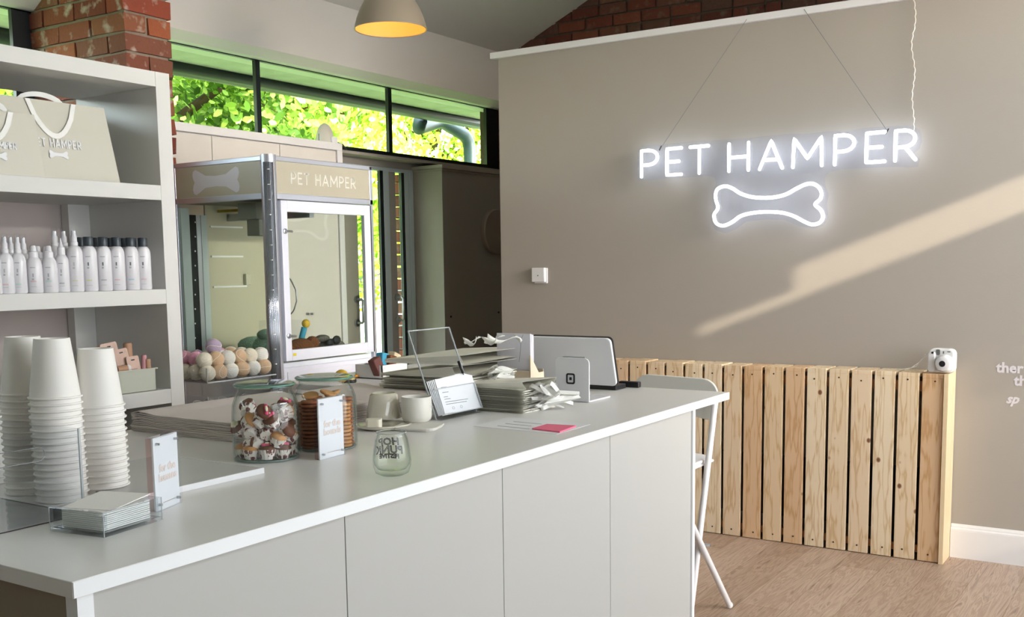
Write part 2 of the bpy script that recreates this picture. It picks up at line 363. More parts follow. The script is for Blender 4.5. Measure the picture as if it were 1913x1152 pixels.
def bricks(mb, o, u, v, n, W, H, depth=0.10, bw=0.225, bh=0.0885, gap=0.014, rise0=0.0, clip=None, jit=0.003, half=True, header=False):
    # o origin corner, u along wall, v up, n outwards
    u, v, n, o = Vector(u), Vector(v), Vector(n), Vector(o)
    rows = int(H/bh)+1
    for r in range(rows):
        z0 = r*bh; z1 = min(H, z0+bh-gap)
        if z1-z0 < 0.01: continue
        x = -bw/2 if r % 2 else 0.0
        while x < W:
            L0 = bw if rnd.random() > 0.12 else bw/2
            if header and r % 2: L0 = bw/2
            x0 = max(0, x); x1 = min(W, x+L0-gap); x += L0
            if x1-x0 < 0.02: continue
            if clip and not clip(x0, x1, z0, z1): continue
            d = rnd.uniform(-0.004, 0.004); vs = []
            for (a, b_, c) in ((x0,z0,-depth),(x1,z0,-depth),(x1,z1,-depth),(x0,z1,-depth),(x0,z0,d),(x1,z0,d),(x1,z1,d),(x0,z1,d)):
                j = lambda: rnd.uniform(-jit, jit)
                vs.append(o+u*(a+j())+v*(b_+j())+n*(c+(j() if c > -0.05 else 0)))
            mb.add(vs, [(0,3,2,1),(4,5,6,7),(0,1,5,4),(1,2,6,5),(2,3,7,6),(3,0,4,7)])

# floor
m = MB().box(XW-0.1, XR+0.1, YB-0.1, YG+0.2, -0.1, 0); struct(m.build('floor', MT['oak'], origin=(0,0,0)), 'pinkish oak laminate floor')
# sign wall (a tall partition), its white capping and skirting
m = MB().box(-3.46, XR, YW, YW+0.14, 0, 2.60); struct(m.build('wall_back', MT['greige']), 'greige partition wall with the lit sign')
m = MB().box(-3.505, XR, YW-0.02, YW+0.16, 2.60, 2.635); struct(m.build('trim_1', MT['white'], bevel=0.003), 'white capping on the sign wall')
m = MB().at(Matrix(((0,0,1,-0.912),(1,0,0,0),(0,1,0,0),(0,0,0,1))))
m.prism([(YW-0.02,0),(YW,0),(YW,0.160),(YW-0.006,0.160),(YW-0.012,0.150),(YW-0.012,0.144),(YW-0.019,0.138),(YW-0.02,0.13)], 0, XR+0.912)
struct(m.build('baseboard_back', MT['white']), 'tall white skirting on the sign wall')
# gable of old brick
TAN = 0.449
def zc(x): return 3.075+TAN*(x-XF) if x < -1.49 else 3.075+TAN*(XR-x)
m = MB(); m.box(XF-0.3, XR+0.1, YG+0.012, YG+0.2, 0, 4.7); struct(m.build('wall_far', MT['mortard']), 'old brick gable wall')
gb = MB(); bricks(gb, (XF-0.12, YG, 0.0), (1,0,0), (0,0,1), (0,-1,0), 4.9, 4.7, depth=0.02, bw=0.235, bh=0.086,
    clip=lambda x0,x1,z0,z1: z1 > 1.9 and z0 < zc(XF-0.12+(x0+x1)/2)+0.15 and XF-0.12+x0 < 0.0)
struct(gb.build('wall_gable', MT['brickd']), 'dark red brickwork of the gable')
# ceiling slopes
m = MB(); c0 = 3.075
m.add([(XF-0.02,YB,c0-0.009),(XF-0.02,YG+0.05,c0-0.009),(-1.49,YG+0.05,zc(-1.5)),(-1.49,YB,zc(-1.5)),(XF-0.02,YB,c0+0.15),(XF-0.02,YG+0.05,c0+0.15),(-1.49,YG+0.05,zc(-1.5)+0.15),(-1.49,YB,zc(-1.5)+0.15)],
      [(0,1,2,3),(7,6,5,4),(0,4,5,1),(1,5,6,2),(2,6,7,3),(3,7,4,0)])
m.add([(XR+0.1,YB,c0-TAN*0.1),(XR+0.1,YG+0.05,c0-TAN*0.1),(-1.49,YG+0.05,zc(-1.49)),(-1.49,YB,zc(-1.49)),(XR+0.1,YB,c0+0.15),(XR+0.1,YG+0.05,c0+0.15),(-1.49,YG+0.05,zc(-1.49)+0.15),(-1.49,YB,zc(-1.49)+0.15)],
      [(0,3,2,1),(4,5,6,7),(0,1,5,4),(1,2,6,5),(2,3,7,6),(3,0,4,7)])
struct(m.build('ceiling', MT['ceil']), 'pale sloping ceiling')
# left wall: solid to the sill (with a glazed door opening), wall above the windows with chamfered head
YD0, YD1 = 5.02, 6.10
m = MB()
m.box(XW-0.12, XW, YB, YD0, 0, ZS-0.03); m.box(XW-0.12, XW, YD0, YD1, 2.09, ZS-0.03); m.box(XW-0.12, XW, YD1, YG, 0, ZS-0.03)
struct(m.build('wall_left', MT['greige']), 'greige wall under the high windows')
m = MB().at(Matrix(((1,0,0,0),(0,0,1,0),(0,1,0,0),(0,0,0,1))))
m.prism([(XW-0.02,ZT),(XW+0.03,ZT),(XW+0.05,ZT+0.005),(XF,ZT+0.045),(XF,3.12),(XW-0.15,3.12),(XW-0.15,ZT)], YB, YG+0.02)
struct(m.build('wall_left_upper', MT['ceil']), 'pale wall above the high windows')
# right wall with an assumed narrow high opening that throws the sun band; rear wall
m = MB(); za, zb = 2.518, 2.735
oy0, oy1, oz0, oz1 = 3.32, 4.75, 0.97, 1.78  # unseen low opening, placed to throw the sun patch beside the pine cover
m.box(XR, XR+0.15, YB, oy0, 0, za); m.box(XR, XR+0.15, oy1, YG, 0, za); m.box(XR, XR+0.15, oy0, oy1, 0, oz0); m.box(XR, XR+0.15, oy0, oy1, oz1, za); m.box(XR, XR+0.15, YB, YG, zb, 3.4); m.box(XR, XR+0.15, YB, 2.52, za, zb); m.box(XR, XR+0.15, YW, YG, za, zb)
m.box(XR, XR+0.15, 2.52, 2.86, za+0.10, zb)  # added corner block that shapes the tip of the sun band
struct(m.build('wall_right', MT['greige']), 'right wall with an assumed narrow high opening')
t = thing('sun_dimming_window', 'unseen side window in the right wall, tinted to dim the sun patch', 'window', (XR+0.07, 4.0, oz0)); t['kind'] = 'structure'
MB().box(XR+0.06, XR+0.064, oy0, oy1, oz0, oz1).build('pane', clear('sun_dimming_glass', '#a6a6a6', '#9a9a9a', 0.3, 0.2), t)  # grey tint added to weaken the sun coming through
m = MB(); m.box(XW-0.12, XR+0.15, YB-0.15, YB, 0, 4.7); struct(m.build('wall_rear', MT['greige']), 'rear wall')
# pillar of brick between the windows
PX, PY0, PY1 = -4.085, 3.132, 3.388
m = MB(); m.box(XW-0.02, PX-0.012, PY0+0.012, PY1-0.012, 0, 3.4)
pil = m.build('wall_pillar', MT['mortar']); struct(pil, 'old red brick pillar behind the shelf unit')
pb = MB(); bh = 0.0885
for r in range(38):
    z0 = r*bh+0.002; z1 = z0+bh-0.014
    if z0 > 3.35: break
    def bk(x0, x1, y0, y1):
        vs = []
        for (a,b_,c) in ((x0,y0,z0),(x1,y0,z0),(x1,y1,z0),(x0,y1,z0),(x0,y0,z1),(x1,y0,z1),(x1,y1,z1),(x0,y1,z1)):
            vs.append((a+rnd.uniform(-.004,.004), b_+rnd.uniform(-.004,.004), c+rnd.uniform(-.003,.003)))
        pb.add(vs, [(0,3,2,1),(4,5,6,7),(0,1,5,4),(1,2,6,5),(2,3,7,6),(3,0,4,7)])
    if r % 2:
        bk(PX-0.115, PX, PY0, PY1); xs = [PX-0.128-0.24*i for i in range(4)]
    else:
        bk(PX-0.235, PX, PY0, PY0+0.118); bk(PX-0.235, PX, PY0+0.132, PY1); xs = [PX-0.248-0.24*i for i in range(3)]
    for x in xs:
        xa = max(XW, x-0.226)
        if x-xa > 0.03: bk(xa, x, PY0+rnd.uniform(-.003,.003), PY0+0.118); bk(xa, x, PY1-0.118, PY1+rnd.uniform(-.003,.003))
struct(pb.build('wall_pillar_bricks', MT['brick']), 'weathered red bricks of the pillar')

# high windows on the left: black frame, panes, sill
def window(name, y0, y1, muls, lab):
    t = thing(name, lab, 'window', (XW, (y0+y1)/2, ZS)); t['kind'] = 'structure'
    m = MB(); m.box(XW-0.02, XW+0.006, y0, y1, ZS-0.035, ZS+0.010); m.box(XW-0.02, XW+0.006, y0, y1, ZT-0.006, ZT+0.02)
    for y, wd in muls: m.box(XW-0.02, XW+0.006, y-wd/2, y+wd/2, ZS, ZT)
    m.build('window_frame', MT['black'], t)
    edges = [y0]+[y for y, _ in muls]+[y1]
    for a, b in zip(edges[:-1], edges[1:]):
        if b-a > 0.1: MB().box(XW-0.018, XW-0.012, a, b, ZS, ZT).build('pane', MT['pane'], t)
    return t
window('window_1', PY1-0.1, YG, [(PY1-0.08,0.05),(4.612,0.036),(5.852,0.038),(7.135,0.17)], 'high strip window with black mullions')
window('window_2', YB, PY0+0.1, [(0.6,0.05),(1.85,0.05),(3.09,0.10)], 'high window left of the brick pillar')
m = MB(); m.box(XW, XW+0.14, PY1-0.03, YG, ZS-0.055, ZS-0.037); m.box(XW, XW+0.14, YB, PY0+0.03, ZS-0.055, ZS-0.037)
struct(m.build('trim_2', MT['greige']), 'shelf-like sill under the high windows')
# outside: eaves, gutter, downpipe
m = MB(); m.box(-5.32, XW-0.05, YB, YG+0.6, ZT+0.02, ZT+0.06); struct(m.build('trim_3', MT['concrete']), 'weathered eaves board outside')
t = thing('rain_gutter', 'dark gutter along the eaves outside the high windows', 'gutter', (-5.34, 4.5, ZT-0.03))
m = MB(); m.tube([(-5.34, YB, ZT-0.005), (-5.34, 8.2, ZT-0.005)], 0.052, 12); m.build('gutter_channel', MT['black'], t, smooth=True)
p0 = onx(812, 214, -5.36)
pts = [(-5.40, 6.98, 2.60), (-5.45, 7.02, 2.55), onx(822,226,-5.6), onx(850,242,-5.6), onx(866,251,-5.6), onx(874,262,-5.6), onx(877,276,-5.6), onx(878,300,-5.6), Vector((-5.6, onx(878,300,-5.6).y, 0))]
tag(MB().tube(pts, 0.058, 12).build('downpipe', mat('green_grey_downpipe', '#2a4140', 0.5), smooth=True), 'dark grey-green swan-neck downpipe outside the last high window', 'downpipe')

# boxed-in corner beyond the doors, with round grey disc
t = struct(MB().box(XW, -4.538, 6.10, YG, 0, 2.10).build('wall_boxing', MT['greige']), 'pale boxed-in column beside the doors')
m = MB(); m.box(XW, -4.515, 6.075, YG, 2.10, 2.125); m.box(XW, -4.528, 6.088, YG, 2.085, 2.10)
struct(m.build('trim_4', MT['greige'], bevel=0.004), 'cap moulding of the boxing')
m = MB().at(frame((-4.537, 6.745, 1.665), (0,1,0), (0,0,1))); m.lathe([(0.168,0),(0.172,0.01),(0.172,0.03),(0.165,0.038)], 48)
tag(m.build('wall_disc', mat('warm_grey_disc', '#9c9084', 0.6), smooth='auto'), 'round warm-grey disc mounted on the dark side of the boxed column', 'wall disc')
for i, (px, py) in enumerate([(842, 591), (931, 583)]):
    p = onx(px, py, -4.537)
    tag(MB().at(frame(p, (0,1,0), (0,0,1))).lathe([(0.008,0),(0.008,0.006),(0.004,0.009)], 10).build('screw_cap', MT['blackp']), ['small dark screw cap low on the boxed column, nearer the doors','small dark screw cap low on the boxed column, beside the sign wall'][i], 'screw cap')

# glazed doors on the left wall, white frames, steel handles
def yv(px): return onx(px, 450, XW).y
def bay(name, s, lab, z0=0.02, z1=2.075):
    # s: list of pixel columns: white frame, stile, glass, gasket
    t = thing(name, lab, 'door', (XW, (yv(s[0])+yv(s[-1]))/2, 0)); t['kind'] = 'structure'
    a, b_, c, d, e = [yv(x) for x in s]
    m = MB(); m.box(XW-0.03, XW+0.006, a, b_, z0, z1); m.build('door_frame', MT['teal'], t)
    m = MB(); m.box(XW-0.02, XW+0.002, b_, c, z0, z1); m.build('door_stile', MT['greige'], t)
    MB().box(XW-0.02, XW-0.012, c, d, z0, z1).build('pane', MT['pane'], t)
    m = MB(); m.box(XW-0.02, XW+0.003, d, e, z0, z1); m.build('gasket', MT['black'], t)
    m = MB(); y = b_+(c-b_)*0.75
    m.tube([(XW+0.01,y,1.19),(XW+0.055,y,1.19),(XW+0.065,y,1.18),(XW+0.065,y,1.04),(XW+0.055,y,1.03),(XW+0.01,y,1.03)], 0.009, 10)
    for z in (1.03, 1.19): m.tube([(XW+0.008,y,z),(XW+0.018,y,z)], 0.026, 16)
    m.build('door_handle', MT['steel'], t, smooth='auto'); return t
bay('door_1', [718, 728, 740.5, 752, 757], 'glazed door leaf with steel pull handle beside the boxing')
bay('door_2', [625, 640, 668, 712, 718], 'glazed door leaf seen through the prize machine')
m = MB(); m.box(XW-0.05, XW+0.006, yv(757.5), yv(765), 0, 2.09); m.box(XW-0.05, XW+0.012, yv(765.5), yv(772), 0, 2.09); m.box(XW-0.05, XW+0.008, YD0, yv(772), 2.075, 2.10); m.box(XW-0.05, XW+0.001, yv(772), YD1, 0, 2.09)
struct(m.build('trim_5', MT['teal'], bevel=0.003), 'pale blue-grey door lining')
gb = MB(); bricks(gb, (-5.06, 6.13, 0.0), (1,0,0), (0,0,1), (0,-1,0), 0.135, 2.08, depth=0.25)
tag(gb.build('brick_pier', MT['brickd']), 'red and white brick pier outside the right-hand glazed door', 'brick pier')

# outside ground, hedge, pale parked van, trees
struct(MB().box(-30, XW-0.12, -12, 30, -0.2, -0.02).build('ground', MT['grass'], origin=(-17,9,-0.02)), 'sunlit lawn outside')
tag(MB().box(-12.6, -10.6, 4, 26, -0.02, 0.0).build('driveway', MT['tarmac']), 'pale driveway beyond the lawn', 'driveway')
t = thing('parked_car', 'white car parked on the driveway outside the glazed doors', 'car', (-11.6, 12.0, 0))
m = MB().at(Matrix(((0,0,1,-12.4),(1,0,0,9.9),(0,1,0,0),(0,0,0,1))))
m.prism([(0,0.3),(0.05,0.75),(0.9,0.95),(1.4,1.40),(2.9,1.45),(3.6,1.0),(4.2,0.9),(4.3,0.35)], 0, 1.7); m.build('car_body', MT['white'], t, bevel=0.06, seg=3)
m = MB().at(Matrix(((0,0,1,-12.41),(1,0,0,9.9),(0,1,0,0),(0,0,0,1)))); m.prism([(1.05,0.98),(1.48,1.34),(2.85,1.38),(3.4,1.02)], 0, 1.72); m.build('car_window', MT['black'], t)
for y in (10.75, 13.35):
    for x in (-12.38, -10.75): MB().at(frame((x, y, 0.32), (0,1,0), (0,0,1))).lathe([(0.32,-0.09),(0.32,0.09)], 24).build('wheel', MT['blackp'], t)
def tree(name, x, y, h, r, n, seed, lab, mt, low=1.5, ls=0.11):
    g = np.random.default_rng(seed); t = thing(name, lab, 'tree', (x, y, 0), group='trees outside the left windows')
    C = []; k = 26
    for i in range(k):
        a = g.uniform(0, 2*np.pi); rr = r*math.sqrt(g.uniform(0.02,1)); zz = low+(h-low)*g.uniform(0.0,1); sc = 1-0.45*abs((zz-low)/(h-low)-0.45)
        C.append((x+rr*sc*math.cos(a), y+rr*sc*math.sin(a), zz, g.uniform(0.5,0.95)))
    C = np.array(C); idx = g.integers(0, k, n); d = g.normal(size=(n,3)); d /= np.linalg.norm(d,axis=1)[:,None]
    p = C[idx,:3]+d*(C[idx,3]*g.uniform(0.35,1.0,n)**0.6)[:,None]
    nn = d+g.normal(size=(n,3))*0.7; nn[:,0] += 0.5; nn /= np.linalg.norm(nn,axis=1)[:,None]
    u = np.cross(nn, g.normal(size=(n,3))); u /= np.linalg.norm(u,axis=1)[:,None]; v = np.cross(nn, u)
    s = ls*g.uniform(0.6,1.3,n)[:,None]
    ptsl = [p-u*s, p-u*s*0.35-v*s*0.55, p+u*s*0.55-v*s*0.4, p+u*s, p+u*s*0.55+v*s*0.4, p-u*s*0.35+v*s*0.55]
    V = np.stack(ptsl, 1).reshape(-1,3)-np.array([x,y,0])
    me = bpy.data.meshes.new('foliage'); Fc = np.arange(n*6).reshape(n,6)
    me.vertices.add(n*6); me.vertices.foreach_set('co', V.ravel()); me.loops.add(n*6); me.loops.foreach_set('vertex_index', Fc.ravel().astype(np.int32))
    me.polygons.add(n); me.polygons.foreach_set('loop_start', (np.arange(n)*6).astype(np.int32)); me.polygons.foreach_set('loop_total', np.full(n,6,np.int32)); me.update(calc_edges=True)
    o = bpy.data.objects.new('foliage', me); COL.objects.link(o); o.parent = t; me.materials.append(mt)
    m = MB(); m.tube([(x,y,0),(x+.05,y,low),(x-.1,y+.1,low+1.2),(x+.1,y,h*0.8)], [0.2,0.15,0.10,0.03], 10)
    for i in range(9):
        c = C[i]; z = min(c[2]-0.3, low+1); m.tube([(x,y,z),((x+c[0])/2,(y+c[1])/2,(z+c[2])/2+.1),tuple(c[:3])], [0.06,0.04,0.015], 6)
    m.build('trunk', MT['bark'], t, smooth=True)
tree('leafy_tree', -8.4, 6.6, 5.6, 1.7, 40000, 1, 'leafy tree with visible branches outside the leftmost pane right of the pillar', LEAFD, 1.6, 0.05)
tree('leafy_tree', -9.0, 9.4, 6.2, 1.9, 60000, 2, 'bright green leafy tree outside the middle high pane', LEAF, 1.7, 0.042)
tree('leafy_tree', -9.2, 12.0, 6.0, 1.8, 52000, 3, 'bright green leafy tree outside the pane with the downpipe', LEAF, 1.7, 0.042)
tree('leafy_tree', -8.2, 3.6, 5.6, 1.7, 20000, 4, 'leafy tree seen above the shelf unit left of the pillar', LEAF, 1.5, 0.065)
tree('leafy_tree', -13.6, 11.5, 7.4, 2.6, 26000, 5, 'taller tree standing behind the middle trees outside', LEAFD, 1.6, 0.085)
tree('leafy_tree', -13.2, 6.0, 7.2, 2.4, 26000, 6, 'taller tree filling the gaps behind the leftmost branches outside', LEAF, 1.6, 0.085)
# ------------------------------------------------------------------ lettering
def arc(cx, cy, rx, ry, a0, a1, n=8): return [(cx+rx*math.cos(R(a0+(a1-a0)*i/n)), cy+ry*math.sin(R(a0+(a1-a0)*i/n))) for i in range(n+1)]
GL = {  # strokes in a box 1 high, (width, polylines)
 'P': (0.58, [[(0,0),(0,1),(0.25,1)]+arc(0.25,0.72,0.33,0.28,90,-90)+[(0,0.44)]]),
 'E': (0.50, [[(0.5,1),(0,1),(0,0),(0.5,0)],[(0,0.5),(0.42,0.5)]]),
 'T': (0.62, [[(0,1),(0.62,1)],[(0.31,1),(0.31,0)]]),
 'H': (0.64, [[(0,0),(0,1)],[(0.64,0),(0.64,1)],[(0,0.5),(0.64,0.5)]]),
 'A': (0.80, [[(0,0),(0.40,1),(0.80,0)],[(0.15,0.32),(0.65,0.32)]]),
 'M': (0.96, [[(0,0),(0.03,1),(0.48,0.28),(0.93,1),(0.96,0)]]),
 'R': (0.62, [[(0,0),(0,1),(0.27,1)]+arc(0.27,0.72,0.33,0.28,90,-90)+[(0,0.44)],[(0.30,0.44),(0.62,0)]]),
}
def flat_text(mb, text, x, y, h, th, gap=0.34, space=0.62, t=0.0008, width=None):
    # stroke lettering as flat ribbons in the mb frame (xy plane)
    tot = sum((GL[c][0]+gap if c != ' ' else space) for c in text)-gap
    s = h; sx = (width/tot) if width else h
    cx = x
    for c in text:
        if c == ' ': cx += space*sx; continue
        wd, pl = GL[c]
        for p in pl:
            P = [(cx+a*sx, y+b*s) for a, b in p]
            for i in range(len(P)-1):
                a, b = Vector((P[i][0],P[i][1])), Vector((P[i+1][0],P[i+1][1])); d = (b-a)
                if d.length < 1e-6: continue
                d.normalize(); q = Vector((-d.y, d.x))*th/2; a2 = a-d*th*0.45; b2 = b+d*th*0.45
                z0 = 0; z1 = t*(1+0.05*(i%2))
                vs = [(a2.x-q.x,a2.y-q.y),(b2.x-q.x,b2.y-q.y),(b2.x+q.x,b2.y+q.y),(a2.x+q.x,a2.y+q.y)]
                mb.prism(vs, z0, z1)
        cx += (wd+gap)*sx
    return cx
BONE = [(440,985),(432,960),(429,930),(440,903),(475,890),(512,902),(550,926),(610,943),(690,945),(760,931),(815,902),(868,879),(908,884),(933,912),(932,948),(905,977),(930,1002),(943,1035),(927,1064),(890,1073),(850,1058),(800,1032),(740,1016),(660,1013),(590,1021),(545,1035),(508,1062),(465,1079),(432,1066),(422,1028),(437,1003)]
def bone2d(w, h):   # a level bone shape, centred
    half = [(0,0.20),(0.22,0.24),(0.36,0.42),(0.43,0.5),(0.485,0.44),(0.5,0.28),(0.485,0.12),(0.455,0.0)]
    pts = [(-a,b) for a,b in half[::-1]]+half[1:]
    low = [(a,-b) for a,b in pts[::-1]][1:-1]
    return [(a*w, b*h) for a, b in pts+low]
def font_mesh(mb, text, size, depth=0.0006, align='LEFT', shear=0.0, bold=0.0, mirror=False, line=0.9):
    cu = bpy.data.curves.new('t', 'FONT'); cu.body = text; cu.size = size; cu.extrude = depth/2; cu.align_x = align; cu.shear = shear; cu.offset = bold; cu.resolution_u = 2; cu.space_line = line
    o = bpy.data.objects.new('t', cu); COL.objects.link(o); dg = bpy.context.evaluated_depsgraph_get(); e = o.evaluated_get(dg); me = e.to_mesh()
    vs = [(-v.co.x if mirror else v.co.x, v.co.y, v.co.z+depth/2) for v in me.vertices]; fs = [tuple(p.vertices) for p in me.polygons]
    mb.add(vs, fs); e.to_mesh_clear(); bpy.data.objects.remove(o); bpy.data.curves.remove(cu)

# ------------------------------------------------------------------ neon sign on the sign wall
YN = YW-0.055
def q(px, py): p = ony(1170+px/2.5603, py/2.56, YN); return p
ns = thing('neon_sign', 'lit white neon sign of words and a bone hanging on the greige wall', 'neon sign', ony(1440, 350, YN))
F2 = frame((0, YN, 0), (1,0,0), (0,0,1))      # local (x, z), normal -Y
outline = [(50,862),(48,790),(55,715),(75,695),(190,690),(300,678),(400,672),(480,668),(590,660),(640,652),(780,640),(860,640),(960,628),(1060,626),(1130,612),(1230,606),(1290,600),(1370,600),(1402,622),(1412,670),(1398,712),(1372,732),(1400,760),(1392,795),(1350,800),(1290,796),(1130,803),(1020,808),(965,822),(946,850),(948,890),(965,930),(955,975),(962,1035),(940,1078),(890,1092),(830,1082),(760,1052),(660,1048),(570,1058),(520,1095),(470,1114),(422,1098),(402,1050),(414,990),(408,930),(428,872),(420,848),(380,840),(280,846),(200,850),(90,862)]
pl = [q(*p) for p in outline]
mb = MB().at(frame((0, YN+0.010, 0), (1,0,0), (0,0,1))); mb.prism([(p.x, p.z) for p in pl], -0.002, 0.003); mb.build('acrylic_backing', clear('sign_acrylic', '#f8faff', '#c9ced6', 0.35, 0.5, rough=0.25), ns)
xs = {'P1':(75,152),'E1':(197,265),'T1':(308,395),'H1':(493,586),'A1':(640,748),'M1':(800,938),'P2':(1000,1092),'E2':(1150,1238),'R1':(1288,1385)}
zb_, zt_ = q(78,845).z, q(76,722).z
tz = lambda v: zb_+(zt_-zb_)*v
for k, (a, b) in xs.items():
    xa = q(a, 780 if a < 700 else 720).x; xb = q(b, 780 if a < 700 else 720).x; wd, pls = GL[k[0]]
    mb = MB()
    for p in pls:
        pp = []
        P = [Vector((xa+(xb-xa)*u/wd, YN-0.006, tz(v))) for u, v in p]
        for i in range(len(P)-1):
            n_ = max(1, int((P[i+1]-P[i]).length/0.008))
            for j in range(n_): pp.append(P[i].lerp(P[i+1], j/n_))
        pp.append(P[-1]); mb.tube(pp, 0.0085, 8)
        for e in (pp[0], pp[-1]): mb.sphere(e, 0.0085, 8)
    mb.build('neon_letter', MT['neon'], ns, smooth=True)
bp_ = [Vector((q(*p).x, YN-0.006, q(*p).z)) for p in BONE]; dense = []
for i in range(len(bp_)):
    p0, p1, p2, p3 = bp_[i-1], bp_[i], bp_[(i+1)%len(bp_)], bp_[(i+2)%len(bp_)]
    for j in range(5):
        t_ = j/5; dense.append(0.5*((2*p1)+(-p0+p2)*t_+(2*p0-5*p1+4*p2-p3)*t_**2+(-p0+3*p1-3*p2+p3)*t_**3))
MB().tube(dense, 0.0085, 8, closed=True).build('neon_bone', MT['neon'], ns, smooth=True)
MB().tube([q(165,708), ony(1395, 36, YW-0.021)], 0.0011, 5).build('hanging_wire', MT['printg'], ns)
MB().tube([q(1250,628), ony(1502, 17, YW-0.021)], 0.0014, 5).build('hanging_wire', MT['printg'], ns)
for a in (q(165,708), q(1250,628)): MB().tube([a+Vector((-0.006,-0.006,-0.012)), a+Vector((0.006,-0.006,0.012))], 0.003, 8).build('standoff', MT['blackp'], ns)
cp = []
for i in range(60):
    y_ = 258-258*i/50.0; tt = i/50.0
    p = ony(1706+3.0*math.sin(i*0.33)*(0.4+tt)+ (8*max(0,tt-0.86)*4), y_, YW-0.022); cp.append(p+Vector((0.0028*math.sin(i*2.1), 0.002*math.cos(i*2.1), 0)))
tag(MB().tube(cp, 0.0028, 6).build('power_cable', mat('clear_cable', '#cfc8c0', 0.15, coat=1), smooth=True), 'thin pale power cable running up the wall from the neon sign', 'cable')
# thermostat
t = thing('thermostat', 'small square white thermostat on the left of the sign wall', 'thermostat', (-3.185, YW-0.03, 1.305))
MB().box(-3.222, -3.136, YW-0.012, YW+0.0, 1.300, 1.388).build('back_plate', MT['white'], t, bevel=0.003)
MB().box(-3.226, -3.140, YW-0.036, YW-0.012, 1.308, 1.390).build('cover', MT['white'], t, bevel=0.004)
m = MB().at(frame((-3.183, YW-0.036, 1.345), (1,0,0), (0,0,1))); m.lathe([(0.004,0),(0.004,0.001)], 12); m.build('button', MT['printg'], t)
# wall words, cut by the frame
t = thing('wall_lettering', 'pale vinyl words on the wall right of the wooden cover', 'wall lettering', (-0.68, YW-0.001, 0.74))
def wword(text, px, py, pxh, shear=0, bold=0.0022):
    p = ony(px, py, YW-0.0005); h = ony(px, py-pxh, YW).z-p.z
    m = MB().at(frame(p, (1,0,0), (0,0,1))); font_mesh(m, text, h/0.72, 0.0008, shear=shear, bold=bold); m.build('word', MT['vinyl2'], t)
wword('ther', 1861, 694.5, 19); wword('th', 1894, 719, 19); wword('sp', 1879, 752, 17, shear=0.35)

# ------------------------------------------------------------------ slatted pine radiator cover + instant camera
rc = thing('radiator_cover', 'slatted knotty pine radiator cover along the foot of the sign wall', 'radiator cover', (-1.9, 5.14, 0))
YC = 5.056
for k in range(19):
    x1 = -0.937-0.1071*k; x0 = x1-0.0925
    dz = rnd.uniform(-0.002, 0.002)
    m = MB(); m.box(x0, x1, YC, YC+0.016, 0.003, 0.866+dz); m.box(x0, x1, YC, YW-0.003, 0.866+dz, 0.886+dz)
    sl_ = m.build('slat', MT['pine'], rc, bevel=0.0015)
    for z in (0.845, 0.04):
        m = MB().at(frame((x1-0.047+rnd.uniform(-.012,.012), YC-0.0006, z+rnd.uniform(-.01,.01)), (1,0,0), (0,0,1))); m.lathe([(0.0042,0),(0.0042,0.0008)], 8); m.build('screw', MT['nail'], sl_)
m = MB(); m.box(-2.97, -0.94, YC+0.020, YC+0.04, 0.80, 0.845); m.box(-2.97, -0.94, YC+0.020, YC+0.04, 0.035, 0.07); m.build('cross_rail', mat('reddish_rail','#a8764c',0.6), rc)
m = MB(); m.box(-0.934, -0.914, YC-0.012, YC+0.10, 0, 0.886); m.box(-0.934, -0.914, YC+0.102, YW-0.004, 0, 0.896); m.build('side_panel', MT['endgrain'], rc, bevel=0.001)
ra = thing('radiator', 'dark radiator just visible through the gaps of the pine cover', 'radiator', (-1.9, 5.17, 0.10))
m = MB(); m.box(-2.85, -1.0, 5.13, 5.19, 0.12, 0.42)
for k in range(30): m.box(-2.84+k*0.061, -2.80+k*0.061, 5.122, 5.13, 0.13, 0.41)
m.build('radiator_panel', mat('dark_radiator', '#2e2622', 0.6), ra)
MB().box(-2.7, -2.66, 5.14, 5.18, 0.0, 0.12).build('foot', MT['blackp'], ra); MB().box(-1.2, -1.16, 5.14, 5.18, 0.0, 0.12).build('foot', MT['blackp'], ra)
# instant camera
cz = 0.888
ic = thing('instant_camera', 'chunky white instant camera on the right end of the pine cover', 'camera', (-0.955, 5.10, cz), R(-8))
def rrect(w, h, r, n=5):
    P = []
    for cx_, cy_, a in ((w/2-r,h/2-r,0),(-w/2+r,h/2-r,90),(-w/2+r,-h/2+r,180),(w/2-r,-h/2+r,270)): P += arc(cx_, cy_, r, r, a, a+90, n)
    return P
Fi = frame((0,0,0), (1,0,0), (0,0,1))
m = MB().at(Fi @ Matrix.Translation((0,0.056,-0.03))); m.prism(rrect(0.116,0.112,0.026), 0, 0.045); m.build('camera_body', mat('camera_white_plastic','#f0f0ee',0.3,coat=0.4), ic, world=False, bevel=0.008, seg=3)
m = MB().at(Fi @ Matrix.Translation((-0.040,0.05,0.014))); m.prism(rrect(0.032,0.096,0.014), 0, 0.014); m.build('hand_grip', MT['white'], ic, world=False, bevel=0.005)
m = MB().at(Fi @ Matrix.Translation((0.018,0.045,0.014))); m.lathe([(0.040,0),(0.040,0.012),(0.034,0.022),(0.033,0.034),(0.024,0.038)], 32); m.build('lens_barrel', MT['white'], ic, world=False, smooth='auto')
m = MB().at(Fi @ Matrix.Translation((0.018,0.045,0.052))); m.lathe([(0.014,0),(0.014,0.001)], 24); m.build('lens', MT['blackp'], ic, world=False)
m = MB().at(Fi @ Matrix.Translation((-0.014,0.094,0.015))); m.prism(rrect(0.018,0.026,0.006), 0, 0.002); m.build('flash', MT['steel'], ic, world=False)
m = MB().at(Fi @ Matrix.Translation((-0.035,0.092,0.015))); m.prism(rrect(0.010,0.010,0.003), 0, 0.014); m.build('viewfinder', MT['blackp'], ic, world=False)
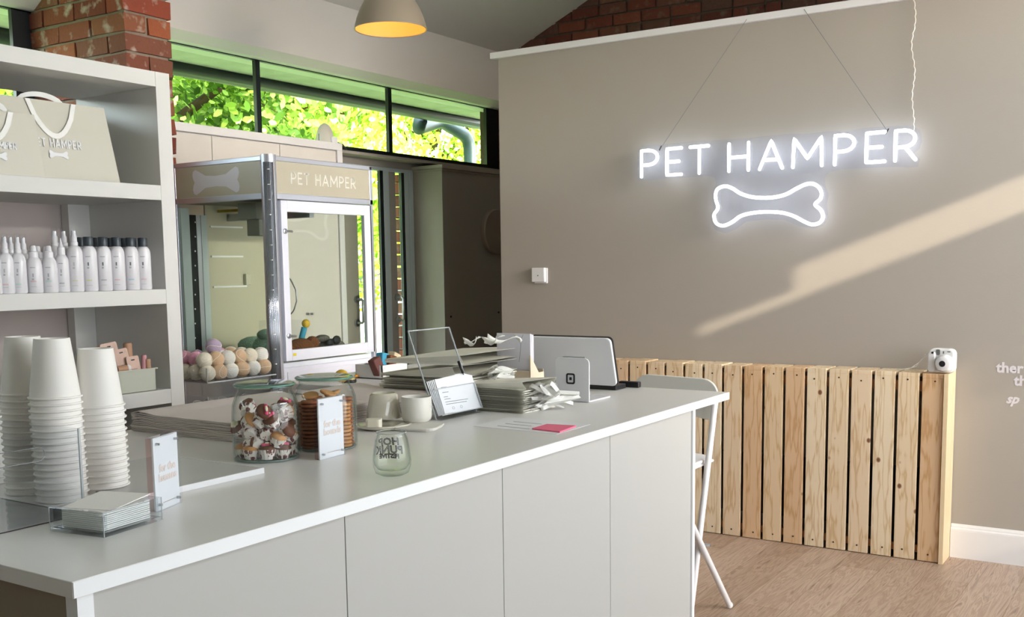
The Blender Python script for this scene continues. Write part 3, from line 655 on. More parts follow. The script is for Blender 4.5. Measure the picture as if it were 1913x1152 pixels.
m = MB().at(Fi @ Matrix.Translation((0.010,0.094,0.015))); m.prism(rrect(0.005,0.012,0.002), 0, 0.001); m.at(Fi @ Matrix.Translation((0.034,0.098,0.015))); m.prism(rrect(0.014,0.004,0.001), 0, 0.001); m.build('badge', MT['printg'], ic, world=False)
m = MB(); m.tube([(-0.062,0.0,0.085),(-0.075,0,0.08),(-0.10,0.0,0.045),(-0.14,0.0,0.014),(-0.19,0,0.004),(-0.21,0.01,0.003)], 0.002, 6); m.tube([(-0.062,0.0,0.085),(-0.07,0,0.085),(-0.10,0.01,0.05),(-0.125,0.02,0.02),(-0.17,0.02,0.004),(-0.21,0.01,0.003)], 0.002, 6)
m.build('wrist_strap', MT['ribbon'], ic, world=False, smooth=True)

# ------------------------------------------------------------------ counter
XC = -1.355; CT = 0.95; Y0c, Y1c = 0.897, 3.486; XB = -2.535
wt = MB().box(XB, XC, Y0c, Y1c, CT-0.026, CT).build('worktop', MT['lam'], bevel=0.0012); tag(wt, 'long pale laminate worktop with white edging on the counter', 'worktop')
m = MB(); m.box(XC, XC+0.0012, Y0c+0.001, Y1c-0.001, CT-0.025, CT-0.001); m.box(XB+0.002, XC, Y1c, Y1c+0.001, CT-0.025, CT-0.001); m.build('edging', MT['lamedge'], wt)
cc = thing('counter_base', 'greige panelled shop counter carrying the long worktop', 'counter', (-1.95, 2.08, 0))
MB().box(XB+0.3, XC-0.045, Y0c+0.035, Y1c-0.26, 0.0, CT-0.0275).build('carcass', mat('dark_greige_carcass','#8d8170',0.6), cc)
sy = [Y0c+0.047, 1.513, 2.076, 2.635, 3.216]
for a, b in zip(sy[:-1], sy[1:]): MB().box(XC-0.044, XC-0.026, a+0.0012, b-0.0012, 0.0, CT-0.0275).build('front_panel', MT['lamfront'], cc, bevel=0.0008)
MB().box(XC-0.046, XC-0.018, Y0c+0.018, Y0c+0.046, 0, CT-0.0275).build('corner_trim', MT['lamedge'], cc)
MB().box(XC-0.046, XC-0.020, 3.217, 3.236, 0, CT-0.0275).build('corner_trim', MT['lamedge'], cc)
MB().box(XB+0.3, XC-0.047, Y0c+0.018, Y0c+0.034, 0, CT-0.0275).build('end_panel', mat('taupe_end_panel','#8f8270',0.6), cc)

# ------------------------------------------------------------------ folding bar stool
st = thing('folding_stool', 'white folding bar stool with a pale backrest behind the counter end', 'stool', (-1.735, 3.90, 0))
YS = 3.88
m = MB().at(frame((-1.737, YS, 0.876), (1,0,0), (0,0,1)))
P = [(-0.178,-0.082),(-0.183,-0.03)]+arc(-0.118,0.012,0.066,0.066,180,90,8)+arc(0.118,0.006,0.066,0.066,90,0,8)+[(0.182,-0.03),(0.172,-0.075),(0.16,-0.088),(0.14,-0.092),(0,-0.066),(-0.14,-0.088)]
m.prism(P, -0.007, 0.007); m.build('backrest', mat('pale_grey_veneer','#d4d4ce',0.45), st, bevel=0.003)
m = MB().at(frame((-1.737, 3.76, 0.628), (1,0,0), (0,1,0))); m.prism(rrect(0.33,0.30,0.09), 0, 0.012); m.build('seat', MT['card'], st, bevel=0.005)
MB().tube([(-1.575,3.62,0.622),(-1.575,3.88,0.622)], 0.006, 8).build('seat_rail', MT['white'], st)
XL = -1.558
def ext(a, b, z): t_ = (z-a.z)/(b.z-a.z); return a+(b-a)*t_
XA = -1.552
a1, a2 = onx(1331.7, 786, XA), onx(1304, 1022, XA); c1, c2 = onx(1299, 994, XA+0.025), onx(1366, 1137, XA+0.025)
for dx in (0, -0.36):
    off = Vector((dx,0,0)); MB().tube([ext(a1,a2,0.87)+off, ext(a1,a2,0.008)+off], 0.0125, 12).build('leg', MT['white'], st, smooth='auto')
    off = Vector((dx if not dx else dx-0.05,0,0)); f_ = ext(c1,c2,0.015)+off; MB().tube([ext(c1,c2,0.60)+off, f_], 0.0125, 12).build('leg', MT['white'], st, smooth='auto')
    MB().sphere(f_+Vector((0,0.001,0)), 0.0145, 12).build('foot_cap', MT['card'], st, smooth=True)
pv = ext(a1,a2,0.33); MB().tube([pv+Vector((-0.01,0,0)), pv+Vector((0.05,0,0))], 0.006, 8).build('pivot_bolt', MT['steel'], st)
fr_ = ext(a1,a2,0.14); MB().tube([fr_, fr_+Vector((-0.36,0,0))], 0.010, 10).build('footrest', MT['white'], st)

# ------------------------------------------------------------------ pendant lamp
pc = O+ray(730, 55)*5.35; 
pl_ = thing('pendant_lamp', 'taupe dome pendant lamp glowing warm yellow inside, hanging from the ceiling', 'lamp', (pc.x, pc.y, pc.z))
rr_ = 0.184; prof = [(rr_,0),(rr_*0.985,0.018),(rr_*0.93,0.055),(rr_*0.83,0.10),(rr_*0.68,0.150),(rr_*0.48,0.192),(rr_*0.26,0.215),(0.03,0.225),(0.03,0.26),(0.012,0.27)]
m = MB().at(Matrix.Translation(pc)); m.lathe(prof, 48, cap0=False); m.build('lamp_shade', MT['shade'], pl_, smooth=True)
m = MB().at(Matrix.Translation(pc)); m.lathe([(r*0.985-0.002, z) for r, z in prof[:8]], 48, cap0=False, cap1=True); m.build('shade_lining', MT['shadein'], pl_, smooth=True)
m = MB().at(Matrix.Translation(pc)); m.tube([(rr_*math.cos(a*math.pi/24), rr_*math.sin(a*math.pi/24), 0) for a in range(48)], 0.003, 8, closed=True); m.build('rim', MT['shade'], pl_, smooth=True)
MB().sphere(pc+Vector((0,0,0.12)), 0.045, 16).build('bulb', MT['bulb'], pl_, smooth=True)
MB().tube([pc+Vector((0,0,0.26)), Vector((pc.x,pc.y,zc(pc.x)-0.01))], 0.004, 8).build('cord', MT['card'], pl_)
l = bpy.data.lights.new('pendant_light', 'POINT'); l.energy = 1.5; l.color = (1.0, 0.62, 0.26); l.shadow_soft_size = 0.06
lo = bpy.data.objects.new('pendant_light', l); COL.objects.link(lo); lo.location = pc+Vector((0,0,0.055))

# ------------------------------------------------------------------ tall white cupboard with alarm dome
XCB = -4.45
cb = thing('tall_cupboard', 'tall white two-door cupboard behind the prize machine', 'cupboard', (-4.6, 4.2, 0))
ye = onx(637, 268, XCB).y
MB().box(XW+0.003, XCB-0.02, PY1+0.01, ye, 0, 2.12).build('cabinet_body', mat('cupboard_white','#dcd8d4',0.45), cb)
MB().box(XW+0.003, XCB+0.006, PY1+0.01, ye+0.005, 2.12, 2.165).build('top_rail', MT['white'], cb, bevel=0.003)
yd = [PY1+0.015, 3.93, 4.43, ye-0.045]
for a, b in zip(yd[:-1], yd[1:]):
    d = MB().box(XCB-0.019, XCB-0.002, a+0.002, b-0.002, 0.06, 2.115).build('door', mat('cupboard_door','#e0dbd6',0.4), cb, bevel=0.001)
m = MB(); m.box(XCB-0.02, XCB+0.006, ye-0.042, ye+0.004, 0, 2.12); m.build('corner_post', MT['white'], cb, bevel=0.002)
for px in (573, 581): p = onx(px, 586, XCB); MB().at(frame((XCB, p.y, p.z), (0,1,0), (0,0,1))).lathe([(0.007,0),(0.007,0.016)], 12).build('knob', MT['steel'], cb)
m = MB(); m.at(frame((XCB-0.06, ye-0.02, 2.165), (1,0,0),(0,1,0))).box(-0.03,0.03,-0.025,0.025,0,0.04)
tag(m.build('junction_box', MT['white'], bevel=0.002), 'small white junction box on the right end of the tall cupboard', 'junction box')
dp = onx(607, 258, -4.55)
al = thing('alarm_dome', 'white ceramic-looking dome standing on top of the tall cupboard', 'alarm', (-4.55, dp.y, 2.165))
m = MB().at(Matrix.Translation((-4.55, dp.y, 2.165))); m.lathe([(0.056,0),(0.060,0.01),(0.054,0.05),(0.045,0.085),(0.030,0.112),(0.010,0.125)], 24); m.build('dome', mat('dome_white','#c9c5bc',0.4), al, smooth='auto')
m = MB(); m.tube([(-4.55,dp.y+0.05,2.18),(-4.55,dp.y+0.09,2.19),(-4.52,dp.y+0.13,2.17),(-4.50,dp.y+0.14,2.14)], 0.005, 6); m.build('cable', MT['blackp'], al, smooth=True)
MB().tube([(-4.53,dp.y-0.075,2.166),(-4.53,dp.y-0.075,2.22)], 0.003, 6).build('aerial', MT['printg'], al)

# ------------------------------------------------------------------ prize claw machine
MX0, MX1, MY0, MY1, MZ = -4.06, -3.437, 3.402, 4.044, 1.90
MX1 = -3.437; MY0 = 3.346
pm = thing('claw_machine', 'white prize claw machine with pet shop sign panels behind the counter', 'claw machine', ((MX0+MX1)/2, (MY0+MY1)/2, 0))
zt1, zs1, zs0, zd0 = MZ, MZ-0.022, 1.715, 0.985
zg = 0.90
MXL = PX+0.012
MB().box(MXL, MX1-0.004, MY0+0.004, MY1-0.004, 0.0, zd0-0.03).build('base_cabinet', MT['machwhite'], pm, bevel=0.004)
MB().box(MXL+0.02, MX1-0.02, MY0+0.02, MY1-0.02, zd0-0.03, zd0-0.01).build('prize_deck', MT['whitep'], pm)
m = MB(); m.box(MXL, MX1, MY0, MY1, zs1, zt1); m.build('top_cap', MT['alu'], pm, bevel=0.003)
m = MB(); m.box(MXL, MX1-0.02, MY0+0.003, MY0+0.012, zs0+0.02, zs1); m.build('sign_panel', MT['olive'], pm)
m = MB(); m.box(MX1-0.012, MX1-0.003, MY0+0.02, MY1-0.02, zs0+0.02, zs1); m.build('sign_panel', MT['olive'], pm)
m = MB(); m.box(MXL, MXL+0.01, MY0+0.02, MY1-0.02, zs0, zs1); m.box(MXL, MX1-0.02, MY1-0.012, MY1-0.003, zs0, zs1); m.build('rear_fascia', MT['olive'], pm)
m = MB()
m.box(MXL, MX1, MY0, MY0+0.02, zs0-0.004, zs0+0.022); m.box(MX1-0.02, MX1, MY0, MY1, zs0-0.004, zs0+0.022); m.box(MXL, MX1, MY1-0.02, MY1, zs0-0.004, zs0+0.022)
m.box(MX1-0.022, MX1, MY1-0.022, MY1, 0, zt1); m.box(MXL, MXL+0.02, MY1-0.022, MY1, 0, zt1); m.box(MXL, MXL+0.02, MY0, MY0+0.02, 0, zt1)
m.build('frame_rail', MT['alu'], pm, bevel=0.002)
m = MB(); m.box(MXL+0.02, MX1-0.03, MY0+0.025, MY1-0.025, zs0+0.0, zs0+0.012); m.build('inner_ceiling', mat('machine_ceiling','#8c8c80',0.5), pm)
# round corner post with ribbed chrome strip
cx_, cy_ = MX1-0.022, MY0+0.022
m = MB(); m.at(Matrix.Translation((cx_, cy_, 0))); m.lathe([(0.034,0.3),(0.034,zt1+0.004)], 24); m.build('corner_post', MT['alu'], pm, smooth='auto')
m = MB()
for k in range(-4, 5):
    a = R(-45+k*9); m.tube([(cx_+0.0345*math.cos(a), cy_+0.0345*math.sin(a), 0.3), (cx_+0.0345*math.cos(a), cy_+0.0345*math.sin(a), zt1-0.03)], 0.0022, 6)
m.build('light_strip', mat('chrome_rib','#aab0bb',0.15, metal=1.0), pm, smooth=True)
m = MB()
for k in range(14): z = 0.98+k*0.066; a = R(-45); m.at(Matrix.Translation((cx_+0.036*math.cos(a), cy_+0.036*math.sin(a), z))).box(-.004,.004,-.004,.004,-.002,.002)
m.build('strip_clip', MT['white'], pm)
# door on the right face
y0, y1 = MY0+0.062, MY1-0.03
m = MB(); m.box(MX1-0.016, MX1+0.006, y0, y0+0.038, zd0, zs0-0.008); m.box(MX1-0.016, MX1+0.006, y1-0.045, y1, zd0, zs0-0.008); m.box(MX1-0.016, MX1+0.006, y0+0.038, y1-0.045, zs0-0.058, zs0-0.008); m.box(MX1-0.016, MX1+0.006, y0+0.038, y1-0.045, zd0, zd0+0.05)
dr = m.build('door', MT['machwhite'], pm, bevel=0.002)
MB().box(MX1-0.004, MX1, y0+0.038, y1-0.045, zd0+0.05, zs0-0.058).build('door_glass', MT['pane'], dr)
for z in (zs0-0.145, zd0+0.115):
    m = MB(); m.at(frame((MX1+0.006, y0+0.020, z), (0,1,0), (0,0,1))).lathe([(0.012,0),(0.012,0.004),(0.007,0.006),(0.007,0.012)], 16)
    m.at().tube([(MX1+0.016,y0+0.020,z),(MX1+0.022,y0+0.050,z-0.002)], 0.005, 8); m.build('lock', MT['steel'], dr, smooth='auto')
MB().box(MX1-0.012, MX1+0.001, y1+0.002, y1+0.012, zd0, zs0-0.008).build('door_gap', MT['black'], pm)
MB().box(MX1+0.0062, MX1+0.0068, y0+0.042, y0+0.062, zd0+0.022, zd0+0.034).build('warning_sticker', mat('yellow_sticker','#e6d21e',0.5), dr)
m = MB(); m.box(MX1-0.004, MX1+0.001, y0+0.01, y1-0.01, 0.30, zd0-0.05); m.build('lower_panel', MT['machwhite'], pm, bevel=0.001)
# left side glass, beige back with white frame and dark led strip
MB().box(MXL+0.02, MX1-0.055, MY0+0.006, MY0+0.010, zd0-0.03, zs0).build('side_glass', MT['pane'], pm)
MB().box(MXL+0.02, MX1-0.02, MY1-0.010, MY1-0.006, zd0-0.03, zs0).build('side_glass', MT['pane'], pm)
yb = lambda px: onx(px, 500, MXL+0.03).y
MB().box(MXL+0.02, MXL+0.028, yb(388), MY1-0.02, zd0-0.02, zs0).build('back_panel', MT['machpanel'], pm)
MB().box(MXL+0.02, MXL+0.036, yb(378), yb(389), zd0-0.02, zs0-0.05).build('back_frame', MT['teal'], pm)
MB().box(MXL+0.02, MXL+0.032, yb(370), yb(378), zd0-0.02, zs0-0.05).build('back_frame', MT['alu'], pm)
MB().box(MXL+0.02, MXL+0.030, yb(357), yb(370), zd0-0.02, zs0-0.05).build('led_board', MT['black'], pm)
MB().box(MXL+0.02, MXL+0.034, MY0+0.012, yb(357), zd0-0.02, zs0-0.02).build('back_frame', MT['teal'], pm)
m = MB()
for k in range(9): p = onx(364.5, 415+k*27, MXL+0.031); m.at(frame(p, (0,1,0), (0,0,1))).lathe([(0.004,0),(0.004,0.002)], 8)
m.build('led', MT['card'], pm)
m = MB()
for (a, b, y_) in ((392,452,423),(394,453,479),(398,460,536)): p = onx(a, y_, MXL+0.03); r_ = onx(b, y_, MXL+0.03); m.box(MXL+0.028, MXL+0.036, p.y, r_.y, p.z-0.004, p.z+0.004)
m.build('shelf_reflection', MT['card'], pm)  # pale bars modelled as the shelf's reflection in the machine glass
m = MB(); p = onx(455, 522, MXL+0.03); m.box(MXL+0.028, MXL+0.05, p.y, p.y+0.035, p.z-0.028, p.z+0.028); m.build('small_box', mat('beige_box','#c9c6b0',0.4), pm, bevel=0.003)  # small beige box on the machine's back panel
# crane, coil cord and claw
m = MB(); m.box(MXL+0.04, MX1-0.20, MY0+0.23, MY0+0.245, zs0-0.035, zs0-0.022); m.build('gantry_rail', mat('brass_rail','#b8a63a',0.3,metal=0.6), pm)
m = MB(); m.box(MXL+0.03, MX1-0.05, MY0+0.30, MY0+0.33, zs0-0.075, zs0-0.04); m.build('gantry_beam', MT['steel'], pm)
gy = MY0+0.13; gx = ony(484, 400, gy).x
m = MB(); m.box(gx-0.075, gx+0.045, gy-0.06, gy+0.05, zs0-0.085, zs0-0.01); m.box(gx-0.03, gx+0.05, gy-0.05, gy+0.04, zs0-0.16, zs0-0.085); m.build('crane_carriage', mat('grey_carriage','#8e9088',0.5), pm, bevel=0.003)
hx = [(gx+0.03+0.010*math.cos(i*0.9), gy+0.02+0.010*math.sin(i*0.9), zs0-0.16-0.17*i/140-0.0) for i in range(140)]
m = MB(); m.tube(hx, 0.0035, 5); m.tube([(gx+0.03,gy+0.02,zs0-0.33),(gx+0.04,gy+0.02,zs0-0.355),(gx+0.075,gy+0.02,zs0-0.365)], 0.006, 8); m.build('coil_cord', MT['blackp'], pm, smooth=True)
cyy = MY0+0.14; cxx = ony(523, 500, cyy).x; czz = zs0-0.33
m = MB(); m.at(Matrix.Translation((cxx,cyy,czz-0.02))).lathe([(0.02,0),(0.022,0.05),(0.012,0.06)], 16); m.build('claw_head', MT['steel'], pm, smooth='auto')
for k in range(3):
    a = R(20+120*k); P = [(cxx+r_*math.cos(a), cyy+r_*math.sin(a), czz+z) for r_, z in ((0.015,-0.01),(0.05,-0.03),(0.075,-0.08),(0.078,-0.13),(0.06,-0.175),(0.045,-0.19))]
    MB().tube(P, 0.0035, 6).build('claw_prong', MT['steel'], pm, smooth=True)
# sign words and bones on the machine
Fm = frame((MX1-0.003, 0, 0), (0,1,0), (0,0,1))
pA = onx(545, 334, MX1); pB = onx(664, 341, MX1)
tw = lambda T: sum((GL[c][0]+0.34 if c != ' ' else 0.62) for c in T)-0.34
def two_words(Fr, x, y, h, th, width, mt, par):
    k = width/tw('PET HAMPER')
    m = MB().at(Fr); flat_text(m, 'PET', x, y, h, th, width=k*tw('PET')); m.build('lettering', mt, par)
    m = MB().at(Fr); flat_text(m, 'HAMPER', x+k*(tw('PET ')+0.34), y, h, th, width=k*tw('HAMPER')); m.build('lettering', mt, par)
two_words(Fm, pA.y, 1.786, 0.047, 0.0072, pB.y-pA.y, MT['vinyl'], pm)
p = ony(402, 338, MY0); m = MB().at(frame((p.x, MY0+0.003, p.z), (1,0,0), (0,0,1))); m.prism(bone2d(0.31, 0.115), 0, 0.001); m.build('sign_bone', MT['vinyl2'], pm)
# prizes inside
zdk = zd0-0.008
def plush(name, lab, p, parts, mt):
    t = thing(name, lab, 'soft toy', p); m = MB().at(Matrix.Translation(p))
    for c, r_, s_ in parts: m.sphere(c, r_, 14, s_)
    m.build('body', mt, t, smooth=True); return t
plush('soft_toy', 'brown soft toy lying in the prize machine', (-3.53, 3.60, zdk), [((0,0,0.05),0.05,(1,1.7,1)),((0.0,0.08,0.07),0.035,(1,1,1)),((0,-0.07,0.045),0.03,(1,1,1))], MT['plush1'])
t = plush('soft_toy', 'grey soft toy with a black bow in the prize machine', (-3.52, 3.80, zdk), [((0,0,0.045),0.045,(1,1.9,0.9)),((0,-0.06,0.09),0.03,(1,1.4,0.6)),((0,0.06,0.04),0.03,(1,1,1))], MT['plush2'])
m = MB().at(Matrix.Translation((-3.475,3.765,zdk+0.07))); m.sphere((0,-0.02,0),0.02,10,(0.5,1.2,1)); m.sphere((0,0.025,0.01),0.022,10,(0.5,1.3,1)); m.build('bow', MT['blackp'], t, smooth=True)
plush('soft_toy', 'mint green soft toy at the left of the prize machine', (-3.66, 3.52, zdk), [((0,0,0.06),0.06,(1.2,1.3,1)),((0.02,-0.02,0.12),0.04,(1.3,1.3,0.7))], MT['plush3'])
plush('soft_toy', 'large mint green toy lying on the prize deck behind the tennis balls', (-3.86, 3.62, zdk), [((0,0,0.05),0.055,(1.8,1.2,0.9))], MT['plush3'])
t = thing('toy_wand', 'yellow and turquoise toy standing upright in the prize machine', 'toy', (-3.55, 3.645, zdk+0.08))
MB().tube([(-3.55,3.625,zdk+0.085),(-3.55,3.65,zdk+0.145)], 0.014, 10).build('handle', MT['blue'], t, smooth=True)
MB().sphere((-3.55,3.662,zdk+0.165), 0.021, 12).build('head', MT['coin'], t, smooth=True)
m = MB(); m.box(-3.60, -3.596, y0+0.0, y0+0.13, zdk, zdk+0.19); m.box(-3.60, MX1-0.02, y0+0.13, y0+0.134, zdk, zdk+0.19); m.build('prize_chute', MT['clear'], pm)
# ------------------------------------------------------------------ shelf unit
SX, SY, SZ, SB = -3.203, 2.640, 2.12, -3.677
su = thing('shelf_unit', 'tall grey-white open shelf unit on the left with thick boards', 'shelf unit', (-3.44, 2.0, 0))
SY0 = 1.0; th_ = 0.054
MB().box(SB, SX, SY-0.062, SY, 0, SZ).build('side_panel', MT['shelfm'], su, bevel=0.001)
MB().box(SB, SX, SY0-0.06, SY0, 0, SZ).build('side_panel', MT['shelfm'], su, bevel=0.001)
for zt in (SZ, 1.7126, 1.333, 0.961, 0.50):
    MB().box(SB, SX-0.001, SY0, SY-0.062, zt-th_, zt).build('shelf_board', MT['shelfm'], su, bevel=0.001)
MB().box(SB-0.0, SB+0.045, SY-0.155, SY-0.0625, 0, 1.7126-th_).build('back_post', MT['shelfm'], su, bevel=0.001)
MB().box(SB-0.022, SB-0.002, SY0-0.05, SY-0.01, 0, 2.022).build('back_panel', mat('mauve_grey_board','#b9aeaa',0.6), su)

# gift bags on the top shelf
def gift_bag(name, lab, cx, cy, cz, w, h, d, lean, grp=None, print_=True, textw=0.5):
    # front faces +X; local: y along width, z up, x depth
    t = thing(name, lab, 'gift bag', (cx, cy, cz), 0, grp)
    x0, x1 = -d/2, d/2; k = 0.02
    m = MB(); A = [(x1,-w/2,0),(x1,w/2,0),(x1-lean,w/2-k,h),(x1-lean,-w/2+k,h)]; B = [(x0,-w/2,0),(x0,w/2,0),(x0+lean*0.2,w/2-k,h*0.99),(x0+lean*0.2,-w/2+k,h*0.99)]
    g1 = [(0,-w/2+0.005,0),(-lean*0.4,-w/2+k+0.03,h*0.99)]; g2 = [(0,w/2-0.005,0),(-lean*0.4,w/2-k-0.03,h*0.99)]
    m.add(A+B+g1+g2, [(0,1,2,3),(5,4,7,6),(0,3,9,8),(8,9,7,4),(1,10,11,2),(10,5,6,11),(0,8,4,5,10,1)]); o = m.build('bag_body', MT['bag'], t, world=False)
    o.modifiers.new('s','SOLIDIFY').thickness = 0.0012
    for (xx, ln, up, drop) in ((x1-lean+0.002, lean, 1, 0.118), (x0+lean*0.2, 0, 0, -0.03)):
        P = []; 
        for i in range(13):
            a = i/12; yy = (-0.085+0.17*a)*w/0.46; s_ = math.sin(a*math.pi)**0.6; zz = h-0.002-drop*(h/0.272)*s_ if up else h+0.028*s_
            P.append(((x1-lean*zz/h+0.005 if up else xx), yy*(1-0.1*s_ if up else 1), zz))
        MB().strip(P, [(0, math.cos(i*math.pi/12), math.sin(i*math.pi/12)) if up else (0,0.3,1) for i in range(13)], 0.018).build('ribbon_handle', MT['ribbon'], t, world=False)
    if print_:
        sl = Vector((-lean,0,h)).normalized(); hgt = h*0.42; nx = x1-lean*hgt/h+0.0032
        Fr = frame((nx,0,hgt), (0,1,0), sl)
        two = w*textw; kx = two/tw('PET HAMPER')
        m = MB().at(Fr); flat_text(m, 'PET', -two/2, 0, 0.026*w/0.47, 0.0046, width=kx*tw('PET')); m.build('lettering', MT['card'], t, world=False)
        m = MB().at(Fr); flat_text(m, 'HAMPER', -two/2+kx*(tw('PET ')+0.34), 0, 0.026*w/0.47, 0.0046, width=kx*tw('HAMPER')); m.build('lettering', MT['card'], t, world=False)
        m = MB().at(Fr @ Matrix.Translation((0,-0.026,0))); m.prism(bone2d(0.072,0.028), 0, 0.0012); m.build('printed_bone', MT['card'], t, world=False)
    return t
zsh = 1.7130
gift_bag('gift_bag', 'large greige gift bag with ribbon handle at the right of the top shelf', -3.34, 2.232, zsh, 0.47, 0.272, 0.11, 0.045, 'gift bags on the top shelf', textw=0.39)
gift_bag('gift_bag', 'smaller greige gift bag overlapping the large one, cut by the left edge', -3.245, 1.965, zsh, 0.335, 0.205, 0.032, 0.012, 'gift bags on the top shelf', textw=0.42)
gift_bag('gift_bag', 'greige gift bag standing at the back left of the top shelf', -3.45, 1.90, zsh, 0.40, 0.290, 0.07, 0.02, 'gift bags on the top shelf', print_=False)

# bottles on the second shelf
ZB = 1.3335
def bottle(kind, name, lab, x, y, grp):
    t = thing(name, lab, 'bottle', (x, y, ZB), 0, grp)
    if kind in ('shampoo','tallspray'): r, hb = 0.0262, 0.158
    elif kind == 'spray': r, hb = 0.0235, 0.132
    elif kind == 'pump': r, hb = 0.0255, 0.120
    else: r, hb = 0.0225, 0.128
    s = 0.022 if kind != 'pump' else 0.028
    prof = [(r*0.9,0),(r,0.004),(r,hb-s-0.012),(r*0.97,hb-s),(r*0.86,hb-s*0.55),(r*0.66,hb-s*0.2),(r*0.45,hb-0.001),(r*0.42,hb+0.003)]
    MB().lathe(prof, 20).build('bottle_body', MT['bottle'], t, smooth='auto', world=False)
    if kind == 'shampoo': MB().lathe([(r*0.62,hb-0.002),(r*0.64,hb+0.001),(r*0.64,hb+0.027),(r*0.58,hb+0.030)], 20).build('cap', MT['caps'], t, smooth='auto', world=False)
    elif kind in ('spray','tallspray'):
        MB().lathe([(r*0.50,hb),(r*0.50,hb+0.010),(r*0.42,hb+0.012),(r*0.40,hb+0.030),(r*0.28,hb+0.036),(r*0.28,hb+0.050)], 16).build('spray_head', MT['bottle'], t, smooth='auto', world=False)
        MB().lathe([(r*0.40,hb+0.028),(r*0.38,hb+0.058),(r*0.34,hb+0.062)], 16).build('clear_cap', MT['clear'], t, smooth='auto', world=False)
    elif kind == 'pump': MB().lathe([(r*0.62,hb-0.004),(r*0.60,hb+0.014),(r*0.42,hb+0.018),(r*0.38,hb+0.032),(r*0.28,hb+0.036)], 16).build('pump_head', MT['bottle'], t, smooth='auto', world=False)
    else: MB().lathe([(r*0.58,hb-0.002),(r*0.56,hb+0.022),(r*0.34,hb+0.026),(r*0.14,hb+0.044),(r*0.06,hb+0.054)], 16).build('nozzle', MT['bottle'], t, smooth='auto', world=False)
    return t
def band(t, r, z0, z1, a0, a1, mt, name='label_print'):
    m = MB(); n = 6; vs = []
    for i in range(n+1):
        a = R(a0+(a1-a0)*i/n); vs += [((r+0.0004)*math.cos(a), (r+0.0004)*math.sin(a), z0), ((r+0.0004)*math.cos(a), (r+0.0004)*math.sin(a), z1), ((r+0.0009)*math.cos(a), (r+0.0009)*math.sin(a), z1), ((r+0.0009)*math.cos(a), (r+0.0009)*math.sin(a), z0)]
    fs = []
    for i in range(n):
        for k in range(4): fs.append((i*4+k, i*4+(k+1)%4, i*4+4+(k+1)%4, i*4+4+k))
    fs += [(3,2,1,0), (n*4,n*4+1,n*4+2,n*4+3)]
    m.add(vs, fs); m.build(name, mt, t, world=False)
LG = mat('pale_grey_print','#b9bcc0',0.6)
cols = {'pink': mat('pink_print','#e8c9ce',0.6), 'green': mat('mint_print','#c4e6da',0.6), 'lime': mat('lime_print','#e2e8ae',0.6), 'grey': LG, 'blue': mat('sky_print','#b4d3e6',0.6), 'cream': mat('cream_print','#e6e2c4',0.6)}
front = [(-10,'spray','grey'),(14,'spray','pink'),(38,'spray','green'),(66.6,'pump','pink'),(95,'pump','green'),(118.7,'nozzle','grey'),(143.5,'tallspray','cream'),(170,'shampoo','lime'),(197,'shampoo','grey'),(222,'shampoo','pink'),(248,'shampoo','blue'),(271,'shampoo','pink')]
desc = {'spray':'white spray bottle with clear cap','pump':'squat white bottle with a white pump','nozzle':'white bottle with a pointed nozzle','tallspray':'tall white spray bottle','shampoo':'tall white bottle with slate cap'}
k_ = {'spray':0,'pump':0,'shampoo':0}
shn = ['right after the tall spray bottle, lime stripe','second of the slate-capped front row','third of the slate-capped front row, black and pale motif','fourth of the slate-capped front row, blue stripe','nearest the right side of the shelf']
for px, kd, cl in front:
    y = onx(px, 545, -3.235).y
    if kd == 'shampoo': lab = desc[kd]+', '+shn[k_[kd]]; k_[kd] += 1
    elif kd in ('spray','pump'): lab = desc[kd]+', '+(['leftmost, cut by the picture edge','second from the left','third from the left beside the pumps'] if kd == 'spray' else ['with pink stripe, left of the two pumps','with green stripe, right of the two pumps'])[k_[kd]]; k_[kd] += 1
    elif kd == 'tallspray': lab = 'tall white spray bottle in the front row beside the slate caps'
    else: lab = 'white bottle with a pointed nozzle in the front row'
    t = bottle(kd, 'bottle', lab, -3.235, y, 'bottles in the front row of the second shelf')
    r = {'shampoo':0.0262,'tallspray':0.0262,'spray':0.0235,'pump':0.0255,'nozzle':0.0225}[kd]; zt = {'shampoo':0.118,'tallspray':0.118,'spray':0.098,'pump':0.082,'nozzle':0.095}[kd]
    band(t, r, zt, zt+0.003, -62, -26, LG, 'brand_print'); band(t, r, zt-0.030, zt-0.018, -48, -38, MT['printg'] if kd == 'shampoo' else LG, 'motif'); band(t, r, zt-0.040, zt-0.034, -52, -38, LG, 'motif')
    band(t, r, 0.036 if r > 0.025 else 0.028, 0.040 if r > 0.025 else 0.032, -62, -22, cols[cl], 'colour_stripe'); band(t, r, 0.020, 0.021, -62, -22, LG, 'small_print')
back = [(152,'shampoo'),(183,'shampoo'),(210,'shampoo'),(235,'shampoo'),(255,'shampoo'),(105,'tallspray'),(122,'tallspray'),(22,'spray'),(46,'spray'),(72,'pump'),(88,'pump')]
bl = ['leftmost slate cap of the back row','second slate cap of the back row','third slate cap of the back row','fourth slate cap of the back row','last slate cap of the back row by the side panel','behind the pointed nozzle bottle, left one','behind the pointed nozzle bottle, right one','behind the leftmost sprays','behind the third spray','behind the pink-striped pump','behind the green-striped pump']
for (px, kd), l_ in zip(back, bl):
    y = onx(px, 500, -3.30).y; bottle(kd, 'bottle', desc[kd].replace(' with clear cap','').replace(' with slate cap','')+', '+l_, -3.300, y, 'bottles in the back row of the second shelf')

